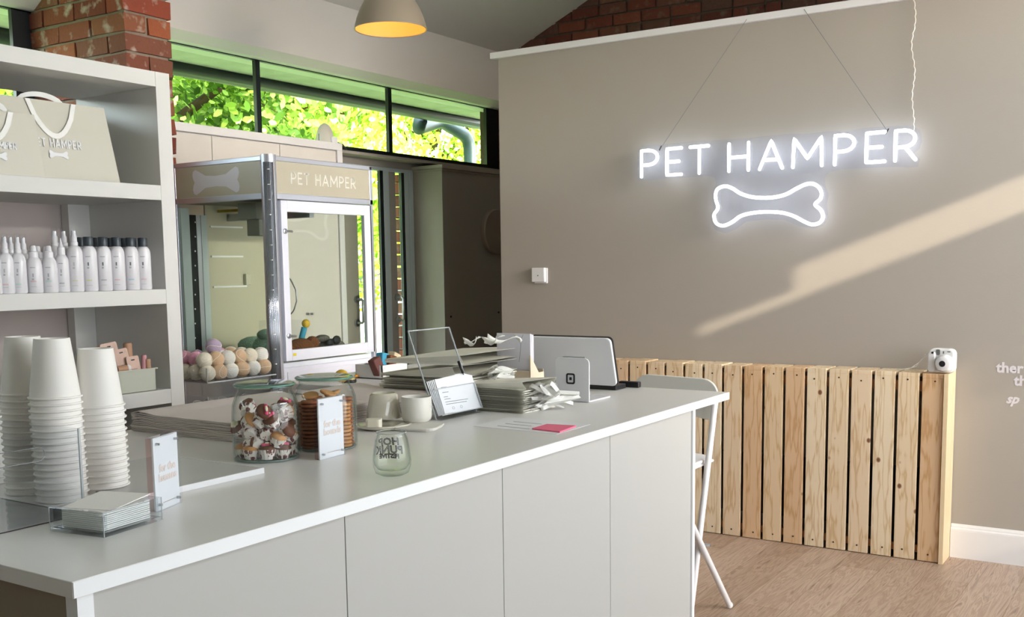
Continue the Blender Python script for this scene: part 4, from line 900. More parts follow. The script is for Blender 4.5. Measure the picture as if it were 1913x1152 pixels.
# metal bin of grooming cards and brushes on the third shelf
ZB3 = 0.9615
by0, by1 = 2.352, 2.522
bt = thing('storage_bin', 'sage-grey metal bin on the lower shelf holding cards and brushes', 'bin', (-3.285, (by0+by1)/2, ZB3))
def tray(mb, x0, x1, y0, y1, z0, z1, t, taper=0.0):
    mb.box(x0,x1,y0,y1,z0,z0+t); mb.box(x0,x0+t,y0,y1,z0,z1); mb.box(x1-t,x1,y0,y1,z0,z1); mb.box(x0,x1,y0,y0+t,z0,z1); mb.box(x0,x1,y1-t,y1,z0,z1); return mb
tray(MB(), -3.36, -3.215, by0, by1, ZB3, ZB3+0.082, 0.003).build('bin_body', MT['tub'], bt, bevel=0.001)
m = MB(); m.box(-3.366,-3.209,by0-0.006,by0,ZB3+0.080,ZB3+0.084); m.box(-3.366,-3.209,by1,by1+0.006,ZB3+0.080,ZB3+0.084); m.box(-3.215,-3.209,by0,by1,ZB3+0.080,ZB3+0.084); m.box(-3.366,-3.36,by0,by1,ZB3+0.080,ZB3+0.084); m.build('rim', MT['tub'], bt)
def hang_card(lab, y, x, w, h, tilt, z):
    t = thing('grooming_card', lab, 'product card', (x, y, z), 0, 'product cards in the sage bin')
    Fr = Matrix.Rotation(R(-9),4,'Y') @ Matrix.Rotation(R(tilt),4,'X') @ frame((0,0,0),(0,1,0),(0,0,1))
    m = MB().at(Fr); m.prism([(a, b+h/2) for a, b in rrect(w, h, 0.006, 3)], 0, 0.002); m.build('card_board', MT['pinkcard'], t, world=False)
    m = MB().at(Fr @ Matrix.Translation((0,h-0.014,0.002))); m.prism(rrect(0.016,0.0045,0.002,2), 0, 0.0006); m.build('hang_hole', MT['blackp'], t, world=False)
    m = MB().at(Fr); 
    for j, wd in enumerate((0.024,0.018,0.026)): m.box(-wd/2, wd/2, h*0.62-j*0.012, h*0.62-j*0.012+0.0018, 0.002, 0.0026)
    m.build('printed_lines', MT['printg'], t, world=False)
hang_card('tallest pink card leaning left in the sage bin', 2.400, -3.262, 0.070, 0.182, 7, ZB3+0.004)
hang_card('middle pink card in the sage bin behind the smallest card', 2.432, -3.245, 0.058, 0.158, 7, ZB3+0.004)
hang_card('smallest pink card at the front of the sage bin', 2.458, -3.232, 0.054, 0.128, 4, ZB3+0.004)
hang_card('pink card turned edge-on at the left of the sage bin', 2.372, -3.280, 0.040, 0.172, 10, ZB3+0.004)
def roller(lab, x, y, h, r, mt, tilt=0):
    t = thing('balm_tube', lab, 'balm tube', (x, y, ZB3+0.004), 0, 'cardboard balm tubes in the sage bin')
    m = MB().at(Matrix.Rotation(R(tilt),4,'X')); m.lathe([(r,0),(r,h-0.004),(r*0.85,h)], 16); m.build('tube_body', mt, t, smooth='auto', world=False)
roller('wide tan cardboard tube at the back of the sage bin', -3.30, 2.476, 0.172, 0.016, MT['tan'], 2)
roller('rose-pink tube leaning at the right of the sage bin', -3.245, 2.485, 0.128, 0.0095, MT['rose'], -6)
roller('short tan tube nearest the right wall of the sage bin', -3.235, 2.506, 0.112, 0.0100, MT['tan'], 0)
t = thing('grooming_brush', 'tan wooden brush with a white end lying in the sage bin', 'brush', (-3.235, 2.395, ZB3+0.072))
MB().tube([(-3.232,2.368,ZB3+0.088),(-3.232,2.41,ZB3+0.090)], 0.013, 12).build('handle', MT['tan'], t, smooth='auto')
MB().tube([(-3.232,2.4105,ZB3+0.090),(-3.232,2.422,ZB3+0.091)], 0.0115, 12).build('end_cap', MT['white'], t)

# ------------------------------------------------------------------ paper cup stacks
def cup_proto():
    t = thing('paper_cup', 'x', 'paper cup', (0,0,0), 0, 'paper cups stacked upside down on the counter')
    h = 0.118; rb, rt = 0.0485, 0.0335       # inverted: rim below, base on top
    prof = [(rb,0.003),(rb-0.0012,0.006)]+[(rb-0.0012+(rt-rb+0.0012)*(z-0.006)/(h-0.006), z) for z in (0.02,0.045,0.075,0.100,h)]
    MB().lathe(prof+[(rt-0.0025,h),(rt-0.003,h-0.008),(0.0005,h-0.008)], 36, cap0=False, cap1=False).build('cup_wall', MT['paper'], t, smooth='auto', world=False)
    m = MB(); m.tube([((rb+0.0004)*math.cos(a*math.pi/18),(rb+0.0004)*math.sin(a*math.pi/18),0.0026) for a in range(36)], 0.0024, 8, closed=True); m.build('rolled_rim', MT['paper'], t, smooth=True, world=False)
    return t
proto = cup_proto(); usedc = False
def cup_stack(px, pyb, pytop, what, dxy=(0,0)):
    global usedc
    b = onz(px, pyb, CT); b = Vector((b.x-0.018, b.y+0.028, CT)); 
    topz = ony(px, pytop, b.y).z; n = max(3, int(round((topz-CT-0.118)/0.0127))+1)
    for i in range(n):
        z = CT+0.0003+i*0.0127; j = n-i
        pos = 'topmost' if j == 1 else (ORD[j]+' from the top' if j < len(ORD) else 'lowest')
        lab = 'white paper cup, %s, %s' % (pos, what)
        loc = (b.x+dxy[0]*i+rnd.uniform(-.0007,.0007), b.y+dxy[1]*i+rnd.uniform(-.0007,.0007), z)
        if not usedc: proto.location = loc; proto['label'] = lab; usedc = True
        else: dup(proto, loc, (0,0,rnd.uniform(0,6)), lab)
cup_stack(183, 925, 648, 'the right-hand cup stack')
cup_stack(104, 938, 634, 'the middle cup stack', (-0.0002, 0))
cup_stack(45, 924, 633, 'the left cup stack', (0.0002, 0))
cup_stack(-32, 905, 790, 'the short stack at the left picture edge')

# ------------------------------------------------------------------ acrylic display box (left), napkin tray
ab = thing('acrylic_box', 'large clear acrylic display box with a hand slot in front of the cups', 'display box', (-1.85, 1.0, CT))
xf, yr, h_ = -1.718, 1.172, 0.163
MB().box(xf-0.27, xf-0.003, yr-0.40, yr-0.003, CT+0.0005, CT+0.0035).build('base_sheet', MT['clear'], ab)
# front sheet with rounded slot: built from pieces around the slot
zs_a, zs_b, ys_ = CT+0.115, CT+0.140, yr-0.085
m = MB(); m.box(xf-0.003, xf, yr-0.40, yr, CT+0.0005, zs_a); m.box(xf-0.003, xf, yr-0.40, yr, zs_b, CT+h_); m.box(xf-0.003, xf, ys_+0.012, yr, zs_a, zs_b)
m.build('front_sheet', MT['clear'], ab)
MB().tube([(xf-0.001, yr-0.40, zs_a),(xf-0.001, ys_, zs_a)]+[(xf-0.001, ys_+0.0125*math.sin(R(a)), (zs_a+zs_b)/2-0.0125*math.cos(R(a))) for a in range(20,180,20)]+[(xf-0.001, ys_, zs_b),(xf-0.001, yr-0.40, zs_b)], 0.0008, 6).build('slot_edge', mat('acrylic_edge','#8f9396',0.1,trans=0.3), ab)
MB().box(xf-0.27, xf-0.003, yr-0.003, yr, CT+0.0005, CT+h_).build('side_sheet', MT['clear'], ab)
edge = mat('frosted_acrylic_edge','#dfe4e6',0.2,trans=0.4)
MB().box(xf-0.003, xf+0.0008, yr-0.003, yr+0.0008, CT+0.001, CT+h_).build('corner_joint', edge, ab)
MB().box(xf-0.002, xf+0.0006, yr-0.40, yr-0.003, CT+0.0003, CT+0.0016).build('bottom_edge', mat('dark_purple_edge','#4a3a40',0.4), ab)
MB().box(xf-0.27, xf-0.003, yr-0.001, yr+0.0006, CT+0.0003, CT+0.0012).build('bottom_edge', mat('dark_purple_edge','#6a5a60',0.4), ab)

A, B_, C_ = onz(94,992,CT), onz(195,1005,CT), onz(309,972,CT)
ux = (B_-A).normalized(); uy = (C_-B_); uy = (uy-ux*uy.dot(ux)).normalized(); wN, dN = (B_-A).length, (C_-B_).length
FN = frame((A.x, A.y, CT), ux, uy)
ntr = thing('napkin_tray', 'thick clear acrylic tray holding white paper napkins', 'napkin tray', (A+(C_-A)*0.5).to_tuple()); ntr.location.z = CT; WM[ntr.name] = Matrix.Translation(ntr.location)
tt_ = 0.008; hN = 0.043
blk = clear('thick_acrylic', '#fafcfd', '#ccd4d8', 1.6, 0.7)
m = MB().at(FN); m.box(0,wN,0,dN,0.0004,0.007); m.build('tray_base', blk, ntr, bevel=0.0008)
for (a,b_,c,d) in ((0,wN,0,tt_),(0,wN,dN-tt_,dN),(0,tt_,tt_,dN-tt_),(wN-tt_,wN,tt_,dN-tt_)):
    m = MB().at(FN); m.box(a,b_,c,d,0.0072,hN); m.build('tray_wall', blk, ntr, bevel=0.0008)
for (a,b_) in ((0,0),(wN,0),(wN,dN),(0,dN)):
    m = MB().at(FN); m.box(a-0.0006,a+0.0006,b_-0.0006,b_+0.0006,0.001,hN); m.build('corner_glint', edge, ntr)  # thin pale strips modelled as glints on the tray corners
sN = min(wN,dN)-2*tt_-0.008
for i in range(11):
    m = MB().at(FN @ Matrix.Translation((wN/2, dN/2, 0.0075+i*0.0034)) @ Matrix.Rotation(R(rnd.uniform(-2,2)),4,'Z'))
    w2, d2 = (wN-2*tt_-0.010)/2, (dN-2*tt_-0.010)/2
    m.prism([(a,b_) for a,b_ in rrect(2*w2, 2*d2, 0.004, 2)], 0, 0.0026)
    if i == 10:
        m = MB().at(FN @ Matrix.Translation((wN/2-0.004, dN/2+0.004, 0.0075+i*0.0034)) @ Matrix.Rotation(R(11),4,'Z') @ Matrix.Rotation(R(3),4,'X')); m.prism([(-w2-0.002,-d2+0.004),(w2,-d2),(w2+0.004,d2),(-w2,d2+0.002)], 0.002, 0.0035)
    o = m.build('paper_napkin', MT['napkin'], bevel=0.0004); tag(o, 'white folded paper napkin, %s in the acrylic tray' % ('topmost, slightly twisted' if i == 10 else ORD[11-i]+' from the top'), 'napkin', 'paper napkins in the acrylic tray')

# stone slab tray with white edge
c = [onz(*p, CT) for p in ((489,884),(341,913),(212,872),(332,843))]
X1 = c[0].x; sl = thing('stone_slab', 'pale grey stone serving slab with a white edge beside the cups', 'slab', ((c[0].x-0.19), 1.50, CT))
ya, yb_ = onz(300,922,CT+0.0).y, c[0].y
MB().box(X1-0.34, X1-0.0, 1.28, yb_, CT+0.0004, CT+0.0125).build('slab_body', MT['slate'], sl, bevel=0.001)
MB().box(X1, X1+0.004, 1.28, yb_+0.004, CT+0.0004, CT+0.0130).build('front_edge', MT['white'], sl)
MB().box(X1-0.34, X1, yb_, yb_+0.004, CT+0.0004, CT+0.0130).build('end_edge', MT['white'], sl)

# upright acrylic block signs
def block_sign(p0, p1, ptop, words, lab, which, thick=0.018):
    a, b = onz(*p0, CT), onz(*p1, CT); zt = ony(ptop[0], ptop[1], a.y).z
    u = (b-a); w_ = u.length; u.normalize(); t = thing('sign_block', lab, 'sign', tuple((a+b)/2))
    Fr = frame((a.x, a.y, CT+0.0005), u, (0,0,1)); h = zt-CT          # normal faces the camera side
    n = Vector((Fr[0][2], Fr[1][2], Fr[2][2])); 
    m = MB().at(Fr); m.prism(rrect_at(w_, h), -0.006, 0.0); m.build('front_sheet', MT['clear'], t)
    m = MB().at(Fr); m.prism(rrect_at(w_, h), -0.010, -0.0065); m.build('sign_card', MT['card'], t)
    m = MB().at(Fr); m.prism(rrect_at(w_, h), -thick-0.004, -0.0105); m.build('rear_sheet', clear('acrylic_block', '#fbeeee', '#c9c4c8', 1.0, 0.8), t)
    for (x_, y_) in ((0.010,0.012),(w_-0.010,0.012),(0.010,h-0.012),(w_-0.010,h-0.012)):
        m = MB().at(Fr @ Matrix.Translation((x_,y_,0.0))); m.lathe([(0.0026,-0.006),(0.0026,0.0006)], 10); m.build('magnet', MT['steel'], t)
    for j, wd in enumerate(words):
        m = MB().at(Fr @ Matrix.Translation((w_*0.53, h*(0.52-0.13*j), -0.0064+0.0002))); font_mesh(m, wd, w_*0.24, 0.0004, align='CENTER', bold=0.0007); m.build('word', MT['peach'], t)
    m = MB().at(Fr); m.box(w_*0.3, w_*0.82, h*0.085, h*0.085+0.0012, -0.0064, -0.006); m.build('small_print', MT['peach'], t)
    return t
def rrect_at(w, h): return [(a+w/2, b+h/2) for a, b in rrect(w, h, 0.0015, 2)]
block_sign((602,860),(647,848),(590,746),['for the','hounds'],'clear block sign reading for the hounds, in front of the biscuit jar',0)
block_sign((298,957),(342,938),(284,819),['for the','humans'],'clear block sign reading for the humans, behind the napkin tray',1)

# ------------------------------------------------------------------ glass jars
def jar(cx, cy, r, h, lab):
    t = thing('glass_jar', lab, 'jar', (cx, cy, CT))
    prof = [(r*0.90,0.0006),(r*0.985,0.006),(r,0.016),(r,h*0.58),(r*0.975,h*0.68),(r*0.88,h*0.79),(r*0.80,h*0.84),(r*0.79,h*0.89)]
    MB().lathe(prof, 48, cap1=False).build('jar_wall', MT['jarg'], t, smooth=True, world=False)
    MB().lathe([(r*0.88,0.004),(r*0.955,0.012),(r*0.965,0.02),(r*0.965,h*0.58),(r*0.94,h*0.67),(r*0.845,h*0.78),(r*0.765,h*0.84)], 48, cap1=False).build('inner_wall', MT['jarg'], t, smooth=True, world=False)
    MB().lathe([(r*0.80,h*0.895),(r*0.885,h*0.90),(r*0.90,h*0.915),(r*0.895,h*0.935),(r*0.86,h*0.945),(r*0.80,h*0.95)], 48).build('lid', MT['lidg'], t, smooth=True, world=False)
    m = MB(); m.tube([(r*0.893*math.cos(a*math.pi/24), r*0.893*math.sin(a*math.pi/24), h*0.925) for a in range(48)], 0.0022, 8, closed=True); m.build('lid_edge', mat('sea_green_glass_edge','#8fc0b2',0.08,trans=0.6), t, smooth=True, world=False)
    m = MB(); m.tube([(r*0.93*math.cos(a*math.pi/24), r*0.93*math.sin(a*math.pi/24), 0.004) for a in range(48)], 0.002, 8, closed=True); m.build('foot_ring', mat('dark_glass_edge','#a7bcb8',0.1,trans=0.6), t, smooth=True, world=False)
    return t
def jpos(px, pyb, ppr):
    p = onz(px, pyb, CT); d = Vector((p.x, p.y, 0)).normalized(); return Vector((p.x, p.y, CT))+d*ppr
J1 = jpos(500, 866, 0.0775); J2 = jpos(610, 845, 0.077)
rj1 = 0.0795
hj = (ony(500, 709, J1.y).z-CT)*1.02
jar(J1.x, J1.y, rj1, hj, 'lidded glass jar full of paw-print cupcakes on the counter')
jar(J2.x, J2.y, rj1, hj, 'lidded glass jar full of biscuits behind the hounds sign')
# cupcakes
def cupcake(top, lab, loc, rot):
    t = thing('cupcake', lab, 'cupcake', loc, 0, 'cupcakes in the glass jar')
    t.rotation_euler = rot; t.scale = (1.17,1.17,1.17); WM[t.name] = Matrix.Identity(4)
    v = []
    m = MB(); n = 24; vs = []; fs = []
    for j, (r, z) in enumerate([(0.0115,0),(0.0135,0.007),(0.0155,0.015),(0.017,0.020)]):
        for k in range(n): rr = r*(1.03 if k % 2 else 0.98); a = 2*math.pi*k/n; vs.append((rr*math.cos(a), rr*math.sin(a), z))
    for j in range(3):
        for k in range(n): fs.append((j*n+k, j*n+(k+1)%n, (j+1)*n+(k+1)%n, (j+1)*n+k))
    fs.append(tuple(range(n-1,-1,-1))); m.add(vs, fs).build('liner', MT['liner'], t, world=False)
    MB().lathe([(0.0145,0.012),(0.0168,0.0195),(0.0165,0.0225),(0.012,0.027),(0.004,0.0285)], 18).build('sponge', MT['choc'] if top != 'tan' else MT['caramel'], t, smooth=True, world=False)
    if top == 'cream':
        m = MB(); 
        for k in range(6): a = k*math.pi/3; m.sphere((0.005*math.cos(a),0.005*math.sin(a),0.029), 0.0042, 8)
        m.sphere((0,0,0.033), 0.0045, 8); m.build('icing', MT['icing'], t, smooth=True, world=False)
    elif top == 'pink':
        m = MB(); m.sphere((0,0,0.029), 0.008, 10, (1.2,0.6,0.5)); m.sphere((0.008,0,0.029), 0.0045, 8); m.sphere((-0.008,0,0.029), 0.0045, 8); m.build('icing', MT['icingp'], t, smooth=True, world=False)
        MB().sphere((0,0.001,0.033), 0.0042, 8, (1.6,0.8,0.6)).build('sprinkle', MT['icing'], t, smooth=True, world=False)
    return t
protos = {}
kinds = ['cream','pink','plain','pink','pink','tan']
tops = {'cream':'with a white piped rosette','pink':'with pink icing','plain':'with a bare chocolate top','tan':'with a pale sponge top'}
def place_cc(kd, loc, rot, lab):
    if kd not in protos: protos[kd] = cupcake(kd, lab, loc, rot)
    else: dup(protos[kd], loc, rot, lab)
rows = ['bottom','second','third','fourth','top']
sect = ['facing the sign wall','on the far right side','at the far left','facing the shelf unit','on the left side','at the near left','at the front','on the near right']
for li in range(5):
    n = 8 if li < 4 else 6; rr = rj1*0.965-0.0245
    for k in range(n):
        a = 2*math.pi*(k+0.5*(li%2))/n+rnd.uniform(-.06,.06); kd = rnd.choice(kinds)
        x = J1.x+rr*math.cos(a)*(1 if li < 4 else 0.9); y = J1.y+rr*math.sin(a)*(1 if li < 4 else 0.9); z = CT+0.006+li*0.0238
        if li == 0: rot = (rnd.uniform(-.15,.15), rnd.uniform(-.15,.15), rnd.uniform(0,6))
        else: rot = (rnd.uniform(-1.5,1.5), rnd.uniform(-1.3,1.3), rnd.uniform(0,6))
        dirn = math.degrees(math.atan2(y-J1.y, x-J1.x)); si = ['right rear','rear','left rear','left','front left','front','front right','right'][int(((dirn+360-0) % 360)//45)]
        place_cc(kd, (x,y,z+ (0.008 if li else 0)), rot, 'cupcake %s, %s layer, %s of the jar, %s' % (tops[kd], rows[li], si, 'tipped clockwise' if k % 2 else 'tipped anticlockwise'))
    if li in (0,2,3): place_cc('plain', (J1.x, J1.y, CT+0.006+li*0.0238), (0.1,0.1,0), 'cupcake at the very centre of the %s layer in the jar' % rows[li])
# biscuits
bp2 = {}
def biscuit(kd, loc, rot, lab):
    if kd not in bp2:
        o = MB().lathe([(0.0195,0),(0.0212,0.002),(0.0212,0.0048),(0.0190,0.0068),(0.010,0.0074)], 20).build('dog_biscuit', MT['caramel'] if kd else MT['biscuit'], smooth='auto', origin=(0,0,0))
        o.location = loc; o.rotation_euler = rot; bp2[kd] = tag(o, lab, 'biscuit', 'round biscuits in the glass jar'); return
    o = bp2[kd].copy(); COL.objects.link(o); o.location = loc; o.rotation_euler = rot; o['label'] = lab
colsN = ['right rear','rear','left rear','left','front left','front','front right']
for ci in range(7):
    a = 2*math.pi*ci/7+0.15; cx2, cy2 = J2.x+0.0515*math.cos(a), J2.y+0.0515*math.sin(a); n = 12+(ci % 2)
    dirn = math.degrees(a) % 360; kd = 1 if (dirn < 60 or dirn > 290) else 0
    si = ['right rear','rear','left rear','left','front left','front','front right'][ci]
    for i in range(n):
        biscuit(kd, (cx2+rnd.uniform(-.0012,.0012), cy2+rnd.uniform(-.0012,.0012), CT+0.006+i*0.0094), (rnd.uniform(-.03,.03), rnd.uniform(-.03,.03), 0), 'round %s biscuit, %s up, %s column of the biscuit jar' % ('golden' if kd else 'brown', ORD[i+1], si))
for j, (dx, dy, rx, ry) in enumerate([(-0.02,-0.03,0.25,0.1),(0.022,-0.012,-0.15,0.3),(0.0,0.03,0.2,-0.2)]):
    biscuit(1, (J2.x+dx, J2.y+dy, CT+0.006+13*0.0094+0.004+0.006*(j==1)), (rx,ry,0), 'golden biscuit lying tilted on top of the stacked biscuits, %s' % ['front left','right','rear'][j])

# ------------------------------------------------------------------ stemless glass with black mirrored print
G = jpos(733, 892, 0.034)
hg = ony(733, 806, G.y).z-CT
t = thing('drinking_glass', 'clear stemless glass with black graffiti lettering near the counter edge', 'glass', (G.x, G.y, CT))
gp = [(0.030,0.0006),(0.042,0.006),(0.0475,0.020),(0.0485,0.034),(0.046,0.055),(0.041,0.080),(0.036,hg*0.93),(0.0345,hg-0.002)]
k = 0.87
MB().lathe([(r*k,z) for r,z in gp], 48, cap1=False).build('outer_wall', MT['jarg'], t, smooth=True, world=False)
MB().lathe([(0.020*k,0.011),(0.036*k,0.014),(0.0445*k,0.024),(0.0462*k,0.034),(0.0438*k,0.055),(0.039*k,0.080),(0.0335*k,hg-0.002)], 48, cap1=False).build('inner_wall', MT['jarg'], t, smooth=True, world=False)
m = MB(); m.tube([(0.0332*math.cos(a*math.pi/24), 0.0332*math.sin(a*math.pi/24), hg-0.001) for a in range(48)], 0.0009, 6, closed=True); m.build('lip', mat('glass_lip','#dfeae8',0.05,trans=0.7), t, smooth=True, world=False)
# lettering is on the far side and reads mirrored through the glass
dcam = Vector((G.x, G.y, 0)).normalized(); side = Vector((-dcam.y, dcam.x, 0))
pr_ = []
Fg = frame((0,0,0), -side, (0,0,1))
def cyl_text(txt, size, y0, bold, mt, nm, off, ang=0.0, xo=0.0):
    m = MB(); font_mesh(m, txt, size, 0.0003, align='CENTER', mirror=True, bold=bold, shear=0.1)
    mb2 = MB(); base = math.atan2(dcam.y, dcam.x)
    rot = Matrix.Rotation(ang, 2)
    vs = []
    for v in m.v:
        xx = v.x*math.cos(ang)-v.y*math.sin(ang)+xo; z = y0+v.x*math.sin(ang)+v.y*math.cos(ang)
        # wall radius at this height
        rr = 0.046*k
        for (r1,z1),(r2,z2) in zip(gp[:-1],gp[1:]):
            if z1 <= z <= z2: rr = (r1+(r2-r1)*(z-z1)/(z2-z1))*k
        a = base - xx/rr
        vs.append(((rr+off)*math.cos(a), (rr+off)*math.sin(a), z))
    mb2.add(vs, m.f); mb2.build(nm, mt, t, world=False)
for txt, size, y0, ang, xo in (('HOP',0.023,0.060,0.0,-0.006),('PUNK',0.0245,0.041,-0.03,-0.006),('FESTIVE',0.0135,0.030,-0.05,-0.006)):
    cyl_text(txt, size, y0, 0.0008, MT['blackp'], 'black_print', 0.0004, ang, xo)
    cyl_text(txt, size, y0, -0.0004, mat('grey_print_fill','#c9cccb',0.6), 'print_fill', -0.0004, ang, xo)

# ------------------------------------------------------------------ ceramics on dishes
def place(px, py, back): return jpos(px, py, back)
D1 = onz(716, 800, CT)
t = thing('ceramic_dish', 'oval glazed dish under the crumpled ceramic cup', 'dish', (D1.x, D1.y, CT))
MB().at(Matrix.Scale(1.18,4,(0.55,0.83,0))).lathe([(0.045,0.0006),(0.060,0.006),(0.068,0.013),(0.066,0.014),(0.055,0.008),(0.03,0.005),(0.001,0.005)], 32, cap1=False).build('dish_body', MT['glaze'], t, smooth=True, world=False)
mc = place(718, 793, 0.036)
t = thing('ceramic_cup', 'upturned glazed cream cup with leaf relief and a torn melted rim', 'ceramic cup', (mc.x, mc.y, CT+0.0145))
hm = ony(715, 733, mc.y).z-CT-0.0145
vs = []; fs = []; n = 40; prof = [(0.0535,0.0),(0.0525,0.004),(0.050,0.020),(0.0455,0.045),(0.041,0.070),(0.0385,hm-0.004),(0.0365,hm),(0.032,hm),(0.031,hm-0.006)]
for j, (r, z) in enumerate(prof):
    for k2 in range(n):
        a = 2*math.pi*k2/n; w_ = math.exp(-z/0.02)*(0.004*math.sin(3*a)+0.003*math.sin(7*a+1))+0.0008*math.sin(5*a+z*60)
        vs.append(((r+w_)*math.cos(a), (r+w_)*math.sin(a), z+(0.003*math.sin(4*a) if j == 0 else 0)+(0.0 if j else 0.003)))
for j in range(len(prof)-1):
    for k2 in range(n): fs.append((j*n+k2, j*n+(k2+1)%n, (j+1)*n+(k2+1)%n, (j+1)*n+k2))
fs.append(tuple((len(prof)-1)*n+k2 for k2 in range(n)))
MB().add(vs, fs).build('cup_body', MT['glaze'], t, smooth=True, world=False)
base_a = math.atan2(-mc.y, -mc.x)
for j, (a_, dz, ln, tl) in enumerate([(0.15,0.02,0.04,0.25),(-0.25,0.012,0.05,-0.3),(0.5,0.01,0.045,0.5),(-0.6,0.02,0.04,-0.4)]):
    P = [((0.0500-0.0135*(dz+ln*s)/0.09+0.0006)*math.cos(base_a+a_+tl*s*s), (0.0500-0.0135*(dz+ln*s)/0.09+0.0006)*math.sin(base_a+a_+tl*s*s), dz+ln*s) for s in [i/6 for i in range(7)]]
    MB().tube(P, [0.0004+0.0009*math.sin(math.pi*i/6) for i in range(7)], 5).build('leaf_relief', MT['glaze'], t, smooth=True, world=False)
wp = onz(699, 803, CT)
tag(MB().at(Matrix.Translation((wp.x, wp.y, CT+0.006)) @ Matrix.Rotation(0.5,4,'Z')).prism([(a*(1+0.06*((i*7)%3-1)), b) for i, (a, b) in enumerate(rrect(0.042,0.036,0.009))], 0, 0.026).build('wax_block', MT['wax'], bevel=0.005, seg=3), 'lump of cream wax on the oval dish beside the upturned cup', 'wax')
D2 = onz(783, 800, CT)
t = thing('square_dish', 'flat pale square dish under the plain ceramic beaker', 'dish', (D2.x, D2.y, CT))
m = MB().at(Matrix.Rotation(R(20),4,'Z')); m.prism(rrect(0.118,0.118,0.03), 0.0006, 0.005); m.prism(rrect(0.126,0.126,0.032), 0.005, 0.010); m.build('dish_body', MT['mug'], t, bevel=0.001, world=False)
m2 = place(779, 797, 0.040)
t = thing('ceramic_beaker', 'plain straight-sided greige ceramic beaker without a handle', 'beaker', (m2.x, m2.y, CT+0.0105))
hm2 = ony(780, 740, m2.y).z-CT-0.0105
MB().lathe([(0.033,0),(0.0405,0.006),(0.0435,0.016),(0.0435,hm2-0.002),(0.042,hm2),(0.0405,hm2-0.002),(0.0405,0.02),(0.001,0.016)], 40, cap1=False).build('beaker_body', MT['mug'], t, smooth='auto', world=False)

# ------------------------------------------------------------------ stack of folded paper carrier bags
def paper_stack(x0, x1, y0, y1, n, where, hh=0.0042, rot=0):
    for i in range(n):
        z = CT+0.0004+i*hh; j = n-i
        a = rnd.uniform(-.012,.012); m = MB().at(Matrix.Translation(((x0+x1)/2+rnd.uniform(-.004,.004), (y0+y1)/2+rnd.uniform(-.004,.004), z)) @ Matrix.Rotation(a+rot,4,'Z'))
        W_, H_ = (x1-x0)/2, (y1-y0)/2; nx, ny = 14, 5; vs = []; fs = []
        amp = 0.010*(i/n)**2
        for zz in (0, hh*0.75):
            for ix in range(nx+1):
                for iy in range(ny+1):
                    fx = ix/nx; curl = amp*math.exp(-((fx-0.09)/0.07)**2)-0.0*fx
                    vs.append((-W_+2*W_*fx, -H_+2*H_*iy/ny, zz+curl+0.0006*math.sin(ix*1.7+i)+0.0006))
        K = (nx+1)*(ny+1); idx = lambda a_, b_, c_: c_*K+a_*(ny+1)+b_
        for ix in range(nx):
            for iy in range(ny):
                fs.append((idx(ix,iy,0),idx(ix,iy+1,0),idx(ix+1,iy+1,0),idx(ix+1,iy,0))); fs.append((idx(ix,iy,1),idx(ix+1,iy,1),idx(ix+1,iy+1,1),idx(ix,iy+1,1)))
        for ix in range(nx):
            fs.append((idx(ix,0,0),idx(ix+1,0,0),idx(ix+1,0,1),idx(ix,0,1))); fs.append((idx(ix+1,ny,0),idx(ix,ny,0),idx(ix,ny,1),idx(ix+1,ny,1)))
        for iy in range(ny):
            fs.append((idx(0,iy+1,0),idx(0,iy,0),idx(0,iy,1),idx(0,iy+1,1))); fs.append((idx(nx,iy,0),idx(nx,iy+1,0),idx(nx,iy+1,1),idx(nx,iy,1)))
        o = m.add(vs, fs).build('paper_bag', MT['kraft'], smooth='auto')
        tag(o, 'flat off-white paper bag, %s of the pile %s' % ('topmost' if j == 1 else ORD[j]+' from the top', where), 'paper bag', 'flat paper bags piled on the counter')
paper_stack(-2.52, -2.055, 1.885, 2.42, 12, 'beside the cup stacks')
paper_stack(-2.46, -2.02, 2.44, 2.76, 11, 'behind the biscuit jar')

# ------------------------------------------------------------------ flat gift bags with ribbons
FLAT = {}
def flat_bag(loc, rz, w, d, h, lab, open_=0.0, key='a'):
    t = thing('folded_gift_bag', lab, 'gift bag', loc, rz, 'folded gift bags piled on the counter'); g = 0.022
    prof = [(-w/2,0),(w/2,0),(w/2-g,h*0.45),(w/2,h+open_*0.8),(-w/2,h+open_),(-w/2+g,h*0.5)]
    prof2 = [(-w/2,0),(w/2,0),(w/2-0.004,h*0.45),(w/2,h),(-w/2,h),(-w/2+0.004,h*0.5)]
    # cross section in (y,z), extruded along x; opening end at +x
    n = len(prof); vs = [(d/2,a,b) for a,b in prof]+[(-d/2,a,b) for a,b in prof2]
    fs = [(1,2,3,4,5,0)] if not open_ else []
    fs += [(7,6,11,10,9,8)]+[(i,(i+1)%n,n+(i+1)%n,n+i) for i in range(n)]
    o = MB().add(vs, fs).build('bag_body', MT['bagf'], t, world=False)
    if open_: o.modifiers.new('s','SOLIDIFY').thickness = 0.0012
    return t
def catmull(P, k=7):
    Q = []
    for i in range(len(P)-1):
        p0, p1, p2, p3 = P[max(i-1,0)], P[i], P[i+1], P[min(i+2,len(P)-1)]
        for j in range(k): t_ = j/k; Q.append(0.5*((2*p1)+(-p0+p2)*t_+(2*p0-5*p1+4*p2-p3)*t_**2+(-p0+3*p1-3*p2+p3)*t_**3))
    return Q+[P[-1]]
